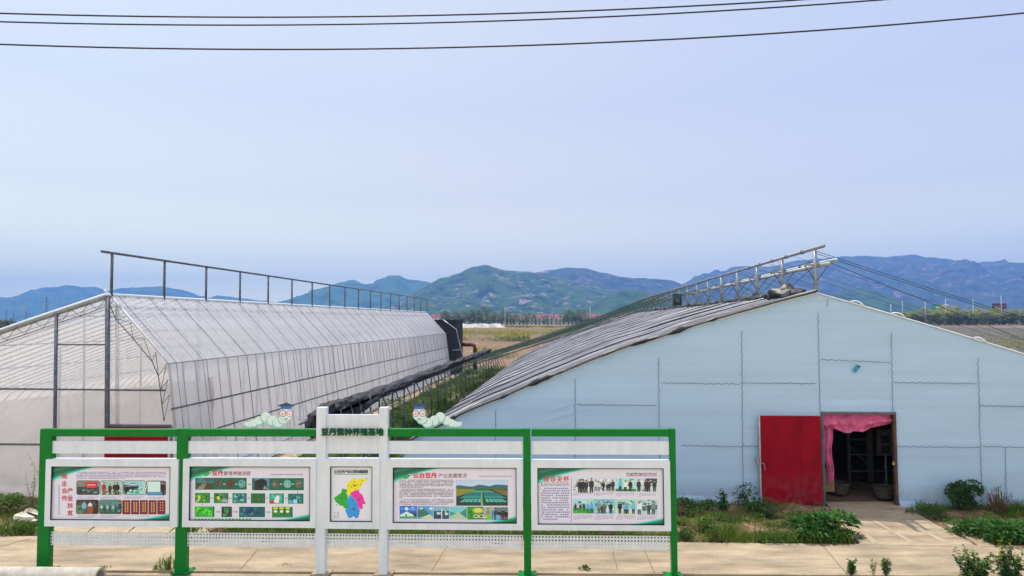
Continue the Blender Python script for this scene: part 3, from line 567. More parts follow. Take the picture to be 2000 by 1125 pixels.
# dark corrugated shed at the far end, with its flue
S1 = TL + LL + .25; sp = MB((LS, TL, 0)); Fs = Frame(YAW, S1); sr, sz = Fs.px(891, 626)
SH = thing('shed', Fs.w(sr - 2, S1), 'tall dark sheet metal shed against the far end of the film greenhouse', 'shed', rz=-YAW); OS = (sr - 2, S1, 0)
m = MB(OS); corr = mat('dark sheet metal', (.016, .019, .026), .55, .3, 3)
n_ = 34
m.grid(lambda a, b: (sr - 4 + 4 * a, S1 + .03 * math.sin(a * n_ * math.pi), sz * b), n_ * 4, 1, corr); m.grid(lambda a, b: (sr + .03 * math.sin(a * 20 * math.pi), S1 + 3.5 * a, sz * b), 80, 1, corr)
m.face([(sr - 4, S1 + 3.5, 0), (sr, S1 + 3.5, 0), (sr, S1 + 3.5, sz), (sr - 4, S1 + 3.5, sz)], corr); m.face([(sr - 4, S1, 0), (sr - 4, S1 + 3.5, 0), (sr - 4, S1 + 3.5, sz), (sr - 4, S1, sz)], corr); m.build('wall', SH, True)
m = MB(OS); m.box((sr - 4.1, S1 - .12, sz), (sr + .12, S1 + 3.6, sz + .07), corr); m.build('roof', SH)
q = [Fs.px(x, y, -.15) for x, y in ((866, 625), (891, 643), (898, 672), (905, 702))]
m = MB(OS); m.tube([(s, S1 - .15, z) for s, z in q], .045, M['steel_light'], 6); a = Fs.px(884, 684, -.15); b = Fs.px(900, 683, -.15); m.tube([(a[0], S1 - .15, a[1]), (b[0], S1 - .15, b[1])], .035, M['steel_light'], 5); m.build('pipe_brace', SH, True)
q = [Fs.px(x, y, 1.5) for x, y in ((902, 673), (921, 673), (926, 675), (928, 681), (928, 722))]
m = MB(OS); m.tube([(s, S1 + 1.5, z) for s, z in q], .17, mat('rusty flue pipe', (.13, .04, .028), .8, .35, 3), 10); m.build('flue_pipe', SH, True)

# ------------------------------------------------------------------ things at the right doorway
PINK = mat('pink cloth', (.56, .10, .255), .85, .3, 3, .5, 10)
CU = thing('door_curtain', GR.w(D0 + .5, TR + .1), 'faded pink cloth curtain swagged across the top of the open doorway', 'curtain', rz=-YAW); OC = (D0 + .5, TR + .1, 0); W = D1 - D0 - .02
m = MB(OC)
def sw(a, b):
    s = D0 + .01 + W * a; dr = .30 + .16 * math.sin(math.pi * min(1, a * 1.15)) ** 1 - .04 * a + .02 * math.sin(a * 23)
    z = DZ - .01 - dr * b
    f = .035 * math.sin((b * 3.2 + a * 1.3 + .6 * math.sin(a * 5)) * 3.1) * b + .04 * fbm((a * 4, b * 3 + a * 2, 1), 3) * b + .018 * math.sin(a * 34 - b * 7 + 2 * math.sin(a * 4)) * (.3 + b) + .012 * math.sin(a * 70 + b * 11) * b
    return (s, TR + .10 - f - .05 * math.sin(math.pi * b), z)
m.grid(sw, 130, 26, PINK); o = m.build('swag', CU, True)
m = MB(OC)
def hg(a, b):
    w = .24 - .10 * b if b < .7 else .17 - .3 * (b - .7); x = .03 + .10 * max(0, math.sin((b - .35) * 2.4)) + .02 * math.sin(b * 9)
    return (D0 + x + w * a, TR + .14 + .04 * math.sin(a * 9 + b * 2) * (1 - .3 * b) + .02 * math.sin(a * 24 + b * 3), DZ - .34 - 1.35 * b)
m.grid(hg, 14, 40, PINK); m.build('hanging_side', CU, True)
o.data.materials[0] = PINK
m = MB(OC); m.box((D0 + .04, TR + .2, .28), (D0 + .3, TR + .24, .85), mat('brown card', (.20, .12, .07), .9)); tag(m.build('card_panel', None, loc=GR.w(D0 + .5, TR + .1), rz=-YAW), 'brown card leaning inside the doorway below the pink curtain tail', 'card')
RK2 = thing('steel_rack', GR.w(D0 + .9, TR + 2.6), 'white steel shelving frame with a diagonal brace in the dark doorway', 'rack', rz=-YAW); OR = (D0 + .9, TR + 2.6, 0)
fr = lambda x, y, dt=2.6: GR.px(x, y, dt)
for x, w in ((1656, .035), (1697, .07)):
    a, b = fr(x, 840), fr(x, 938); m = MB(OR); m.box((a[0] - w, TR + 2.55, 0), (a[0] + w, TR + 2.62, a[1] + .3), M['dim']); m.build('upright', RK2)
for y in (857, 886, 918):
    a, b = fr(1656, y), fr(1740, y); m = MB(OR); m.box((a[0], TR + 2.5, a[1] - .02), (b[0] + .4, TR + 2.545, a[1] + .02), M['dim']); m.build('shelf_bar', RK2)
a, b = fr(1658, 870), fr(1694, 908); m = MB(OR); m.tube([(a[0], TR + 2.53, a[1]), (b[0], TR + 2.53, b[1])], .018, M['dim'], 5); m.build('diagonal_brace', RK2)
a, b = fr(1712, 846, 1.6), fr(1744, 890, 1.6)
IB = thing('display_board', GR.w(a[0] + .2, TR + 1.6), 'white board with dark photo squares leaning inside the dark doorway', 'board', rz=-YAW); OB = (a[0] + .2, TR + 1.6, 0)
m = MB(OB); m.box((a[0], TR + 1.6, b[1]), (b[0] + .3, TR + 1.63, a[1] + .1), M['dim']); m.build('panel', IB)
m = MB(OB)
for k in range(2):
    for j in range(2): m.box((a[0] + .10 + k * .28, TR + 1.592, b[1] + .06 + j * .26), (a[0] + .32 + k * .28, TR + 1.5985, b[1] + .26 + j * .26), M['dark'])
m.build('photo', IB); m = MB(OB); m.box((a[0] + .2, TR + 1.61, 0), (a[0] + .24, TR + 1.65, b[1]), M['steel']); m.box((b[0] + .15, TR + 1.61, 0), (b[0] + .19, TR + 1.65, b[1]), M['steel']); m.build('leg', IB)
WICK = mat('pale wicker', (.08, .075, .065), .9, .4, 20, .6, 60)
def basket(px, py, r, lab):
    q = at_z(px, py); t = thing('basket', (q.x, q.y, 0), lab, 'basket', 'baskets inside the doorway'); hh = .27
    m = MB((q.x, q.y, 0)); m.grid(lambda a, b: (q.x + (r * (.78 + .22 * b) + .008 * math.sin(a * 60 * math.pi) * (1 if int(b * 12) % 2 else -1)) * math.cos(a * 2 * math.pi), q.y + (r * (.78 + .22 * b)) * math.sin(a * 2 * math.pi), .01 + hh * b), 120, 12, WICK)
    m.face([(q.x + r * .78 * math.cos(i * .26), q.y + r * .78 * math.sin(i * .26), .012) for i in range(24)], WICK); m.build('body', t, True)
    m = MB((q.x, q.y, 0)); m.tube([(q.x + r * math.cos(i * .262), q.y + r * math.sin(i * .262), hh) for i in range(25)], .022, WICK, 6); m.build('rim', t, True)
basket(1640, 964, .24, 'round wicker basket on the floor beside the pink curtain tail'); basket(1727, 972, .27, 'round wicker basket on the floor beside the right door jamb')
q = GR.px(1745, 904, -.08); PL = thing('padlock', GR.w(q[0], TR - .08, q[1]), 'small brass padlock hanging on the right door jamb', 'padlock', rz=-YAW); OP = (q[0], TR - .08, q[1])
m = MB(OP); m.box((q[0] - .03, TR - .095, q[1] - .05), (q[0] + .03, TR - .07, q[1] + .0), mat('brass', (.45, .28, .05), .35, .1, 5, metal=.7)); m.build('body', PL, bevel=.004)
m = MB(OP); m.tube([(q[0] + .02 * math.cos(k), TR - .082, q[1] + .03 * math.sin(k)) for k in [math.pi * i / 8 for i in range(9)]], .006, M['steel_light'], 5); m.build('shackle', PL, True)
# blue paper tag stuck on the sheet wall
q = [GR.px(x, y, -.04) for x, y in ((1664, 724), (1673, 712), (1681, 715), (1671, 728))]
m = MB((q[0][0], TR - .05, q[0][1])); m.face([(s, TR - .055, z) for s, z in q], mat('blue patch', (.03, .27, .44), .6)); m.face([(s, TR - .052, z) for s, z in reversed(q)], mat('blue patch back', (.03, .27, .44), .6))
a, b = q[1], q[2]; m.face([(s, TR - .057, z) for s, z in (((a[0] * .8 + b[0] * .2), a[1] - .005), (b[0] - .01, b[1] - .0), (b[0] - .03, b[1] - .04), (a[0] + .005, a[1] - .04))], M['steel_dark'])
tag(m.build('patch', None, loc=GR.w(q[0][0], TR - .05, q[0][1]), rz=-YAW), 'small tilted bright blue patch on the pale sheet wall above the doorway', 'patch')

# ------------------------------------------------------------------ notice board
SH_ = 2.56; a = at_z(78, 837.7, SH_); b = at_z(1324, 838.9, SH_); d = b - a; SANG = -math.atan2(d.y, d.x); FS = Frame(SANG, 0); FS.t0 = a.dot(FS.a); TS = FS.t0
SMID = FS.px(690, 1000)[0]; OS_ = (SMID, TS, 0)
NB = thing('notice_board', FS.w(SMID, TS), 'long green and white notice board with five framed posters standing on the concrete path', 'notice board', rz=-SANG)
sp = lambda x, y, dt=0: FS.px(x, y, dt)
_txt = {}
def textmesh(s, off=0., shear=0., ext=0., spacing=1., space_line=1.):
    c = bpy.data.curves.new('lettering', 'FONT'); c.body = s; c.offset = off; c.shear = shear; c.extrude = ext; c.space_character = spacing; c.resolution_u = 3; c.space_line = space_line; c.align_x = 'CENTER' if '\n' in s else 'LEFT'
    o = bpy.data.objects.new('lettering', c); C.objects.link(o); bpy.context.view_layer.update()
    dg = bpy.context.evaluated_depsgraph_get(); me = o.evaluated_get(dg).to_mesh()
    v = [tuple(q.co) for q in me.vertices]; f = [tuple(p.vertices) for p in me.polygons]
    bpy.data.objects.remove(o); bpy.data.curves.remove(c)
    x0 = min(q[0] for q in v); x1 = max(q[0] for q in v); y0 = min(q[1] for q in v); y1 = max(q[1] for q in v)
    return [((q[0] - x0) / (x1 - x0), (q[1] - y0) / (y1 - y0), q[2]) for q in v], f
# posts
def boxp(name, x0, x1, y0, y1, d0, d1, mt, bev=.006, par=None, ground=False):
    s0, z1 = sp(x0, y0); s1, z0 = sp(x1, y1); z0 = 0 if ground else z0
    m = MB(OS_); m.box((s0, TS + d0, z0), (s1, TS + d1, z1), mt); return m.build(name, par or NB, bevel=bev)
GREENP = ((78, 93.5), (345.5, 362), (1021.8, 1037.6), (1307.8, 1324))
for x0, x1 in GREENP:
    o = boxp('post', x0, x1, 837.8, 1120, 0, .13, M['green'], ground=True); o['label'] = 'green square post'
    s0 = sp(x0, 1100)[0]; s1 = sp(x1, 1100)[0]; m = MB(OS_); m.box((s0 - .09, TS - .09, .0), (s1 + .09, TS + .22, .012), M['green']); 
    for i in (-.06, s1 - s0 + .06):
        for j in (-.06, .19): m.box((s0 + i - .012, TS + j - .012, .012), (s0 + i + .012, TS + j + .012, .03), M['steel_dark'])
    m.build('foot_plate', NB, label='green foot plate')
for x0, x1 in ((619, 635), (741, 756.5)):
    o = boxp('post', x0, x1, 796, 1120, -.03, .13, M['white'], ground=True); o['label'] = 'tall white square post'
    s0 = sp(x0, 1100)[0]; s1 = sp(x1, 1100)[0]; m = MB(OS_); m.box((s0 - .09, TS - .12, .0), (s1 + .09, TS + .22, .012), M['concrete2']); m.build('foot_plate', NB)
SPANS = ((93.5, 345.5), (362, 619), (756.5, 1021.8), (1037.6, 1307.8))
for i, (x0, x1) in enumerate(SPANS):
    boxp('top_beam', x0, x1, (838.6, 838.4, 838, 838.6)[i], 853, .004, .125, M['green']); boxp('rail_board', x0, x1, 862, (887, 887, 888, 889)[i], .03, .07, M['white'])
boxp('header_board', 635, 741, 810, 886.5, .02, .07, M['white'])
vs, fs = textmesh('豆丹繁种养殖基地', 0, ext=.02)
s0, z1 = sp(628, 836.3, -.05); s1, z0 = sp(748.5, 851, -.05); m = MB(OS_); LET = mat('green letters', (.0, .115, .036), .4, spec=.2)
for i, (dx, dz) in enumerate(((-.006, 0), (.006, 0), (0, .004), (0, -.004), (0, 0))): m.raw([(s0 + (s1 - s0) * x + dx, TS - .048 - z * .7 - i * .0008, z0 + (z1 - z0) * y + dz) for x, y, z in vs], fs, LET); m.build('lettering', NB)

_pm = {}
def pm(c):
    if c not in _pm:
        x, t, b = newmat('print colour'); b.inputs['Base Color'].default_value = tuple(min(.9, v * 1.25) for v in lin(c)) + (1,); b.inputs['Roughness'].default_value = .35
        b.inputs['Coat Weight'].default_value = .35; b.inputs['Coat Roughness'].default_value = .05; _pm[c] = x
    return _pm[c]
class Canvas:
    def __init__(k, ox, oy, sc, dt=-.012): k.o = (ox, oy, sc); k.m = MB(OS_); k.dt = dt
    def p(k, x, y, l): s, z = sp(k.o[0] + x / k.o[2], k.o[1] + y / k.o[2], k.dt); return (s, TS + k.dt - .0009 * l, z)
    def poly(k, pts, c, l=1): k.m.face([k.p(x, y, l) for x, y in reversed(pts)], pm(c))
    def rect(k, x0, y0, x1, y1, c, l=1): k.poly([(x0, y0), (x1, y0), (x1, y1), (x0, y1)], c, l)
    def rrect(k, x0, y0, x1, y1, r, c, l=1):
        q = []
        for cx, cy, a0 in ((x1 - r, y0 + r, -90), (x1 - r, y1 - r, 0), (x0 + r, y1 - r, 90), (x0 + r, y0 + r, 180)):
            q += [(cx + r * math.cos(R(a0 + t)), cy + r * math.sin(R(a0 + t))) for t in (0, 30, 60, 90)]
        k.poly(q, c, l)
    def ell(k, x, y, rx, ry, c, l=1, n=14): k.poly([(x + rx * math.cos(2 * math.pi * i / n), y + ry * math.sin(2 * math.pi * i / n)) for i in range(n)], c, l)
    def text(k, s, x0, y0, x1, y1, c, l=4, off=0., shear=0., spacing=1., sl=1.):
        vs, fs = textmesh(s, 0, shear, 0, spacing, sl); b = off * 110
        for i, (dx, dy) in enumerate(((-b, 0), (b, 0), (0, -b * .6), (0, b * .6)) if b else ((0, 0),)): k.m.raw([k.p(x0 + (x1 - x0) * x + dx, y1 + (y0 - y1) * y + dy, l + i * .15) for x, y, z in vs], fs, pm(c))
    def lines(k, x0, y0, x1, y1, n, c, l=2, w=13, gap=6, fill=.5, seed=1, last=.6):
        r = random.Random(seed); h = (y1 - y0) / n
        for i in range(n):
            x = x0 + (w * 2 if i == 0 else 0); e = x1 if i < n - 1 else x0 + (x1 - x0) * last
            while x < e - w:
                ww = w * r.uniform(.6, 1.1)
                if r.random() > .08: k.rect(x, y0 + h * i, x + ww, y0 + h * (i + fill * r.uniform(.8, 1.1)), c, l)
                x += ww + gap
    def man(k, x, yb, h, c, l=3, skin=(176, 140, 120), hair=(25, 25, 30), legs=None, cut=0):
        w = h * .15; yt = yb - h; legs = legs or tuple(v * .6 for v in c)
        k.poly([(x - w * .8, yb), (x - w * .75, yt + h * .55), (x + w * .75, yt + h * .55), (x + w * .8, yb), (x + w * .15, yb), (x, yt + h * .65), (x - w * .15, yb)], tuple(int(v) for v in legs), l)
        k.poly([(x - w * .9, yt + h * .6), (x - w * 1.25, yt + h * .52), (x - w * 1.05, yt + h * .24), (x - w * .4, yt + h * .18), (x + w * .4, yt + h * .18), (x + w * 1.05, yt + h * .24), (x + w * 1.25, yt + h * .52), (x + w * .9, yt + h * .6)], c, l + 1)
        k.ell(x, yt + h * .10, w * .45, h * .085, skin, l + 2, 10); k.poly([(x - w * .48, yt + h * .09), (x - w * .4, yt + h * .02), (x, yt - h * .01), (x + w * .4, yt + h * .02), (x + w * .48, yt + h * .09), (x, yt + h * .06)], hair, l + 3)
    def spatter(k, x0, y0, x1, y1, cols, n, r0, r1, l=2, seed=3):
        r = random.Random(seed)
        for i in range(n):
            a, b = r.uniform(r0, r1), r.uniform(r0, r1) * .7; x = r.uniform(x0 + a, x1 - a); y = r.uniform(y0 + b, y1 - b); t0 = r.uniform(0, 6)
            k.poly([(x + a * math.cos(-t) * r.uniform(.6, 1), y + b * math.sin(-t) * r.uniform(.6, 1)) for t in [t0 + i * 1.05 for i in range(6)][::-1]], cols[i % len(cols)], l + (i % 5) * .2)
DGRN, MGRN, LGRN, TEAL, LAV = (0, 95, 72), (18, 122, 98), (88, 200, 196), (0, 132, 104), (205, 203, 225)
def paper(k, x0, y0, x1, y1, xs=.55):
    k.rect(x0, y0, x1, y1, LAV, 0); W, Hh = x1 - x0, y1 - y0
    def band(f0, f1, c, l):   # green swoosh top-left
        q = [(x0 + W * xs * t, y0) for t in (0, 1)]
        up = [(x0 + W * xs * f1 * t, y0 + Hh * .28 * f0 * (1 - t) ** 1.5) for t in [i / 12 for i in range(13)]]
        k.poly([(x0, y0)] + [(x0 + W * xs * f1, y0)] + list(reversed(up))[1:], c, l)
    band(1.0, 1.0, LGRN, 1); band(.84, .94, TEAL, 1.4); band(.68, .86, DGRN, 1.8); band(.38, .6, MGRN, 2.2); band(.24, .42, DGRN, 2.6)
    for f, c, l in ((1, LGRN, 1), (.8, TEAL, 1.4), (.55, DGRN, 1.8)):
        k.poly([(x1, y1)] + [(x1 - W * .43 * f * t, y1 - 0) for t in (1,)] + [(x1 - W * .43 * f * (1 - t), y1 - Hh * .145 * f * t ** 1.6) for t in [i / 12 for i in range(1, 13)]], c, l)
def worm(k, x, y, w):
    for i in range(6): k.ell(x + w * i / 6, y - w * .09 * math.sin(i * 1.3) - (w * .03 * i if i > 3 else 0), w * .13, w * .10, (30, 150, 60), 4 + i * .1, 10)
    k.ell(x + w * .86, y - w * .24, w * .06, w * .05, (225, 230, 210), 5, 8); k.ell(x + w * .98, y - w * .24, w * .06, w * .05, (225, 230, 210), 5, 8)
def case(x0, x1, y0, y1, wx0, wx1, wy0, wy1, canvas, lab):
    s0, z1 = sp(x0, y0, -.05); s1, z0 = sp(x1, y1, -.05); a0, c1 = sp(wx0, wy0, -.05); a1, c0 = sp(wx1, wy1, -.05); f, bk = TS - .05, TS + .12
    r = thing('display_case', (0, 0, 0), None, None); r.parent = NB; r['label'] = lab
    m = MB(OS_)
    m.box((s0, f, z0), (a0, bk, z1), M['white']); m.box((a1, f, z0), (s1, bk, z1), M['white']); m.box((a0, f, c1), (a1, bk, z1), M['white']); m.box((a0, f, z0), (a1, bk, c0), M['white']); m.box((a0 - .02, TS + .02, c0 - .02), (a1 + .02, bk - .01, c1 + .02), M['white'])
    m.build('case_frame', r)
    m = MB(OS_); w = .014; g0, g1 = f + .004, f + .02
    m.box((a0 + .0005, g0, c0 + .0005), (a0 + w, g1, c1 - .0005), M['dark']); m.box((a1 - w, g0, c0 + .0005), (a1 - .0005, g1, c1 - .0005), M['dark']); m.box((a0 + w, g0, c1 - w), (a1 - w, g1, c1 - .0005), M['dark']); m.box((a0 + w, g0, c0 + .0005), (a1 - w, g1, c0 + w), M['dark']); m.build('gasket', r)
    canvas.m.build('poster', r); return r
RED, DRED, INK, BLUEI = (178, 26, 48), (128, 38, 70), (40, 36, 70), (104, 100, 160)
# poster 1
k = Canvas(80, 890, 7.143); paper(k, 140, 148, 1795, 912, .45)
k.text('院', 292, 248, 366, 320, RED, 4, .02); k.text('企', 292, 350, 366, 424, RED, 4, .02); k.text('合', 292, 452, 366, 524, RED, 4, .02); k.text('作', 292, 556, 366, 628, RED, 4, .02)
for i, c in enumerate('产业扶贫'): k.text(c, 370, 450 + i * 104, 446, 524 + i * 104, RED, 4, .02)
k.lines(495, 226, 1750, 330, 5, (120, 116, 165), 3, 14, 6, .5, 3, .55)
for i in range(18): k.rect(246, 410 + i * 23, 262, 426 + i * 23, (120, 150, 175), 2)
def ph1(x0, x1, y0, y1, bg): k.rrect(x0, y0, x1, y1, 26, (95, 60, 80), 2); k.rrect(x0 + 7, y0 + 7, x1 - 7, y1 - 7, 22, bg, 2.4)
ph1(495, 820, 345, 548, (120, 125, 120)); k.rect(505, 430, 810, 540, (60, 66, 66), 2.8); k.rect(590, 362, 800, 382, (205, 50, 60), 3); k.rect(625, 385, 780, 470, (50, 50, 60), 3); k.rect(634, 392, 772, 448, (215, 30, 55), 3.4); k.rect(645, 402, 762, 412, (240, 190, 190), 3.8); k.spatter(505, 460, 810, 540, ((30, 50, 55), (90, 150, 140), (40, 60, 60)), 16, 20, 40, 4, 2)
ph1(828, 1148, 345, 548, (150, 190, 185)); k.rect(838, 470, 1140, 540, (185, 190, 165), 2.8); k.spatter(838, 356, 1140, 540, ((110, 140, 140), (190, 205, 200), (80, 100, 100), (170, 180, 160)), 30, 14, 36, 2.9, 5); k.spatter(1165, 360, 1450, 535, ((100, 170, 190), (170, 215, 220), (60, 120, 130)), 20, 14, 40, 2.9, 6); k.spatter(500, 625, 800, 806, ((60, 90, 84), (30, 50, 50), (90, 60, 60)), 24, 14, 40, 3.2, 7); k.spatter(820, 625, 1120, 800, ((50, 110, 110), (90, 160, 160), (30, 80, 60)), 26, 14, 40, 2.9, 8); k.man(880, 544, 175, (165, 25, 40)); k.man(965, 540, 150, (30, 50, 55)); k.man(1030, 540, 165, (30, 36, 44)); k.man(1070, 542, 175, (24, 30, 40))
ph1(1152, 1466, 345, 548, (140, 190, 200)); k.rect(1160, 470, 1456, 540, (120, 190, 180), 2.8); k.poly([(1160, 400), (1350, 440), (1160, 470)], (25, 75, 85), 3)
for i in range(8): k.man(1180 + i * 25, 535 - i * 8, 125 - i * 8, (20, 42, 52))
for x in (1380, 1410, 1440): k.poly([(x, 530), (x + 50, 360), (x + 58, 360), (x + 10, 530)], (220, 240, 245), 3.5)
ph1(1468, 1746, 348, 552, (95, 95, 110)); k.rect(1490, 360, 1665, 512, (190, 232, 215), 3); k.rect(1482, 505, 1690, 545, (60, 140, 190), 3.2); k.man(1702, 550, 185, (20, 20, 36))
ph1(490, 808, 612, 815, (40, 66, 62)); k.rect(650, 622, 800, 806, (48, 14, 24), 3); k.rect(500, 690, 600, 806, (90, 120, 90), 3); k.man(605, 806, 180, (110, 170, 195), 4); k.man(688, 806, 178, (200, 205, 225), 4); k.poly([(640, 806), (655, 705), (735, 705), (720, 806)], (150, 70, 30), 8)
ph1(812, 1128, 612, 815, (62, 130, 130)); k.rect(820, 730, 1120, 806, (14, 90, 60), 2.8)
for i in range(9): k.man(850 + i * 27, 780 - (i % 3) * 8, 110, ((150, 200, 205), (40, 80, 85), (90, 130, 140))[i % 3])
k.man(1100, 806, 170, (25, 50, 80))
for i in range(5):
    x = 1136 + i * 122; k.rect(x, 620, x + 112, 818, (92, 20, 36), 2.6); k.rect(x + 5, 625, x + 107, 813, (112, 26, 40), 3)
    for c_ in range(2):
        for j in range(7 if i < 4 else 4): k.rect(x + 36 + c_ * 32, 646 + j * (21 if i < 4 else 36), x + 52 + c_ * 32, 660 + j * (21 if i < 4 else 36), (205, 170, 120), 3.4)
for x0, x1, y in ((500, 815, 572), (830, 1130, 572), (1152, 1450, 572), (1480, 1725, 576), (490, 790, 836), (805, 1100, 836)): k.lines(x0, y, x1, y + 34, 2, (130, 126, 175), 3, 13, 6, .5, x0, .8)
k.lines(1320, 838, 1540, 852, 1, (110, 150, 150), 3, 13, 6, .6, 4, 1)
case(89.5, 345.6, 897.4, 1029.8, 100, 331.2, 911, 1017.5, k, 'display case with a poster of red vertical headings and eight rounded photos')
# poster 2
k = Canvas(350, 890, 7.143); paper(k, 140, 145, 1825, 920, .46)
worm(k, 300, 262, 150); k.text('豆丹', 462, 206, 612, 274, (190, 40, 70), 5, .03); k.text('繁育养殖流程', 620, 216, 998, 276, DRED, 5, .0, .18)
k.text('DOU DAN FAN YU YANG ZHI LIU CHENG', 1272, 252, 1725, 274, (90, 84, 130), 4, 0, .25)
GR_ = (0, 92, 76)
def strip(x0, y0, x1, y1): k.rect(x0 - 6, y0 - 6, x1 + 6, y1 + 6, (190, 222, 218), 2); k.rect(x0, y0, x1, y1, GR_, 2.4)
strip(224, 308, 942, 474); k.rect(248, 312, 485, 470, (60, 120, 118), 3); k.rect(248, 380, 485, 470, (58, 60, 46), 3.2); k.poly([(320, 312), (485, 312), (485, 350), (400, 372)], (40, 90, 110), 3.4)
for i in range(4): k.poly([(252 + i * 24, 464), (330 + i * 16, 386), (334 + i * 16, 386), (264 + i * 24, 464)], (170, 175, 165), 3.8)
for x, c in ((562, (70, 78, 62)), (714, (82, 52, 44)), (874, (96, 150, 150))): k.ell(x, 390, 54, 56, c, 3, 18); k.spatter(x - 44, 350, x + 44, 430, (tuple(int(v * .5) for v in c), tuple(min(255, int(v * 1.5)) for v in c)), 9, 8, 20, 3.3, x)
strip(1016, 312, 1740, 482); k.rect(1046, 316, 1256, 476, (70, 130, 170), 3); k.poly([(1050, 350), (1160, 318), (1225, 352), (1225, 476), (1050, 476)], (14, 22, 46), 3.3); k.spatter(1160, 400, 1256, 474, ((140, 160, 120), (60, 90, 70)), 12, 10, 26, 3.6, 5)
for x, c in ((1342, (80, 84, 70)), (1510, (96, 176, 168)), (1670, (84, 96, 80))): k.ell(x, 394, 54, 58, c, 3, 18); k.spatter(x - 40, 355, x + 40, 434, (tuple(int(v * .5) for v in c), (190, 160, 140)), 8, 8, 18, 3.3, x)
for x0, x1 in ((618, 644), (780, 806), (1408, 1434), (1574, 1600)): k.rect(x0, 392, x1, 402, (220, 225, 220), 3)
y0, y1 = 518, 660
for i, (x0, x1) in enumerate(((222, 430), (484, 686), (742, 942), (1000, 1200), (1258, 1460), (1518, 1734))):
    bg = ((34, 130, 40), (40, 120, 60), (40, 120, 120), (30, 100, 60), (40, 160, 140), (20, 110, 110))[i]; yy = i * 2; strip(x0, y0 + yy, x1, y1 + yy); k.rect(x0 + 4, y0 + yy + 4, x1 - 18, y1 + yy - 4, bg, 3)
    k.spatter(x0 + 4, y0 + yy + 4, x1 - 20, y1 + yy - 4, (((80, 190, 50), (20, 90, 30)), ((60, 170, 70), (20, 80, 40)), ((110, 190, 190), (20, 80, 90)), ((20, 70, 36), (40, 120, 70)), ((60, 190, 170), (30, 130, 120)), ((20, 70, 80), (60, 160, 170)))[i], 14, 14, 40, 3.3, i)
k.poly([(222, 656), (268, 600), (300, 610), (250, 656)], (200, 170, 130), 5); k.rect(268, 555, 300, 602, (205, 200, 90), 5); k.rect(528, 565, 566, 612, (205, 200, 90), 5); k.poly([(580, 640), (620, 590), (686, 620), (686, 655)], (150, 160, 170), 5); k.ell(1090, 592, 72, 50, (24, 96, 44), 5); k.ell(1110, 610, 14, 12, (140, 90, 60), 6)
k.poly([(1300, 650), (1340, 600), (1362, 545), (1400, 570), (1390, 660)], (225, 230, 240), 5); k.poly([(1262, 660), (1266, 628), (1320, 625), (1330, 660)], (190, 30, 40), 6); k.ell(1366, 540, 12, 14, (120, 80, 70), 6); k.rect(1590, 612, 1648, 664, (150, 205, 220), 5); k.rect(1526, 620, 1580, 660, (70, 170, 200), 5)
for i, (x0, x1, bg) in enumerate(((218, 492, (40, 170, 40)), (590, 738, (24, 40, 44)), (836, 1198, (16, 80, 96)), (1296, 1584, (20, 110, 70)))):
    strip(x0, 708 + i * 2, x1, 854 + i * 2); k.rect(x0 + 4, 712 + i * 2, x1 - 22, 850 + i * 2, bg, 3)
    k.spatter(x0 + 4, 712 + i * 2, x1 - 24, 850 + i * 2, (((90, 210, 60), (20, 130, 30)), ((90, 120, 110), (30, 160, 60), (90, 50, 110)), ((20, 60, 130), (30, 130, 140), (10, 40, 60)), ((20, 90, 50), (30, 130, 80)))[i], 18, 14, 46, 3.3, 40 + i)
for x in (1346, 1430, 1514):
    k.rrect(x - 34, 740, x + 34, 852, 12, (40, 120, 50), 5); k.rect(x - 30, 722, x + 30, 744, (220, 210, 40), 6); k.ell(x, 776, 24, 20, (210, 225, 200), 6)
def arrow(x0, y, x1): k.rect(x0, y - 4, x1, y + 4, (60, 60, 90), 3); k.poly([(x0 + (x1 - x0) * .7, y - 10), (x1, y), (x0 + (x1 - x0) * .7, y + 10)] if x1 > x0 else [(x0, y - 8), (x0, y + 8), (x1, y)], (60, 60, 90), 3.4)
for x0, x1, y in ((960, 1000, 398), (515, 572, 783), (756, 816, 784), (1215, 1272, 787)): arrow(x0, y, x1)
for x0, x1 in ((436, 468), (698, 730), (954, 986), (1214, 1246), (1476, 1506)): k.rect(x0, 587, x1, 595, (60, 60, 90), 3)
k.rect(1648, 494, 1656, 520, (60, 60, 90), 3); k.rect(318, 668, 326, 692, (60, 60, 90), 3)
for i in range(17): k.ell(228 + i * 47.5, 888, 17, 15, (40, 178, 100), 3, 12)
case(357.6, 616.5, 896.8, 1031.5, 370, 605.2, 910.8, 1018.5, k, 'display case with a flow chart poster of green photos and arrows')
# map poster
k = Canvas(600, 780, 4.328); k.rect(190, 565, 550, 1040, (206, 208, 226), 0)
k.text('云台豆丹产业示范带动辐射图', 228, 596, 512, 626, (44, 52, 58), 3, .012); k.rect(228, 632, 512, 638, (70, 180, 150), 2)
k.poly([(335, 735), (345, 700), (372, 685), (385, 668), (412, 664), (418, 690), (438, 672), (470, 668), (504, 670), (500, 690), (470, 705), (448, 745), (436, 762), (400, 770), (372, 780), (362, 805), (345, 812), (330, 790), (338, 770)], (222, 208, 20), 2)
k.poly([(296, 752), (340, 765), (330, 795), (345, 815), (345, 850), (332, 870), (355, 910), (335, 924), (308, 918), (312, 905), (275, 895), (240, 865), (226, 832), (262, 808), (288, 788)], (24, 160, 52), 2.3)
k.poly([(364, 792), (400, 772), (437, 763), (440, 785), (470, 812), (480, 845), (496, 884), (466, 886), (470, 928), (440, 925), (424, 885), (410, 850), (385, 825), (368, 808)], (226, 40, 160), 2.6)
k.poly([(362, 805), (385, 826), (408, 850), (426, 886), (436, 925), (446, 940), (440, 965), (430, 1002), (408, 1005), (395, 985), (370, 1002), (350, 1002), (320, 935), (330, 924), (352, 912), (332, 872), (345, 845)], (30, 140, 215), 2.9)
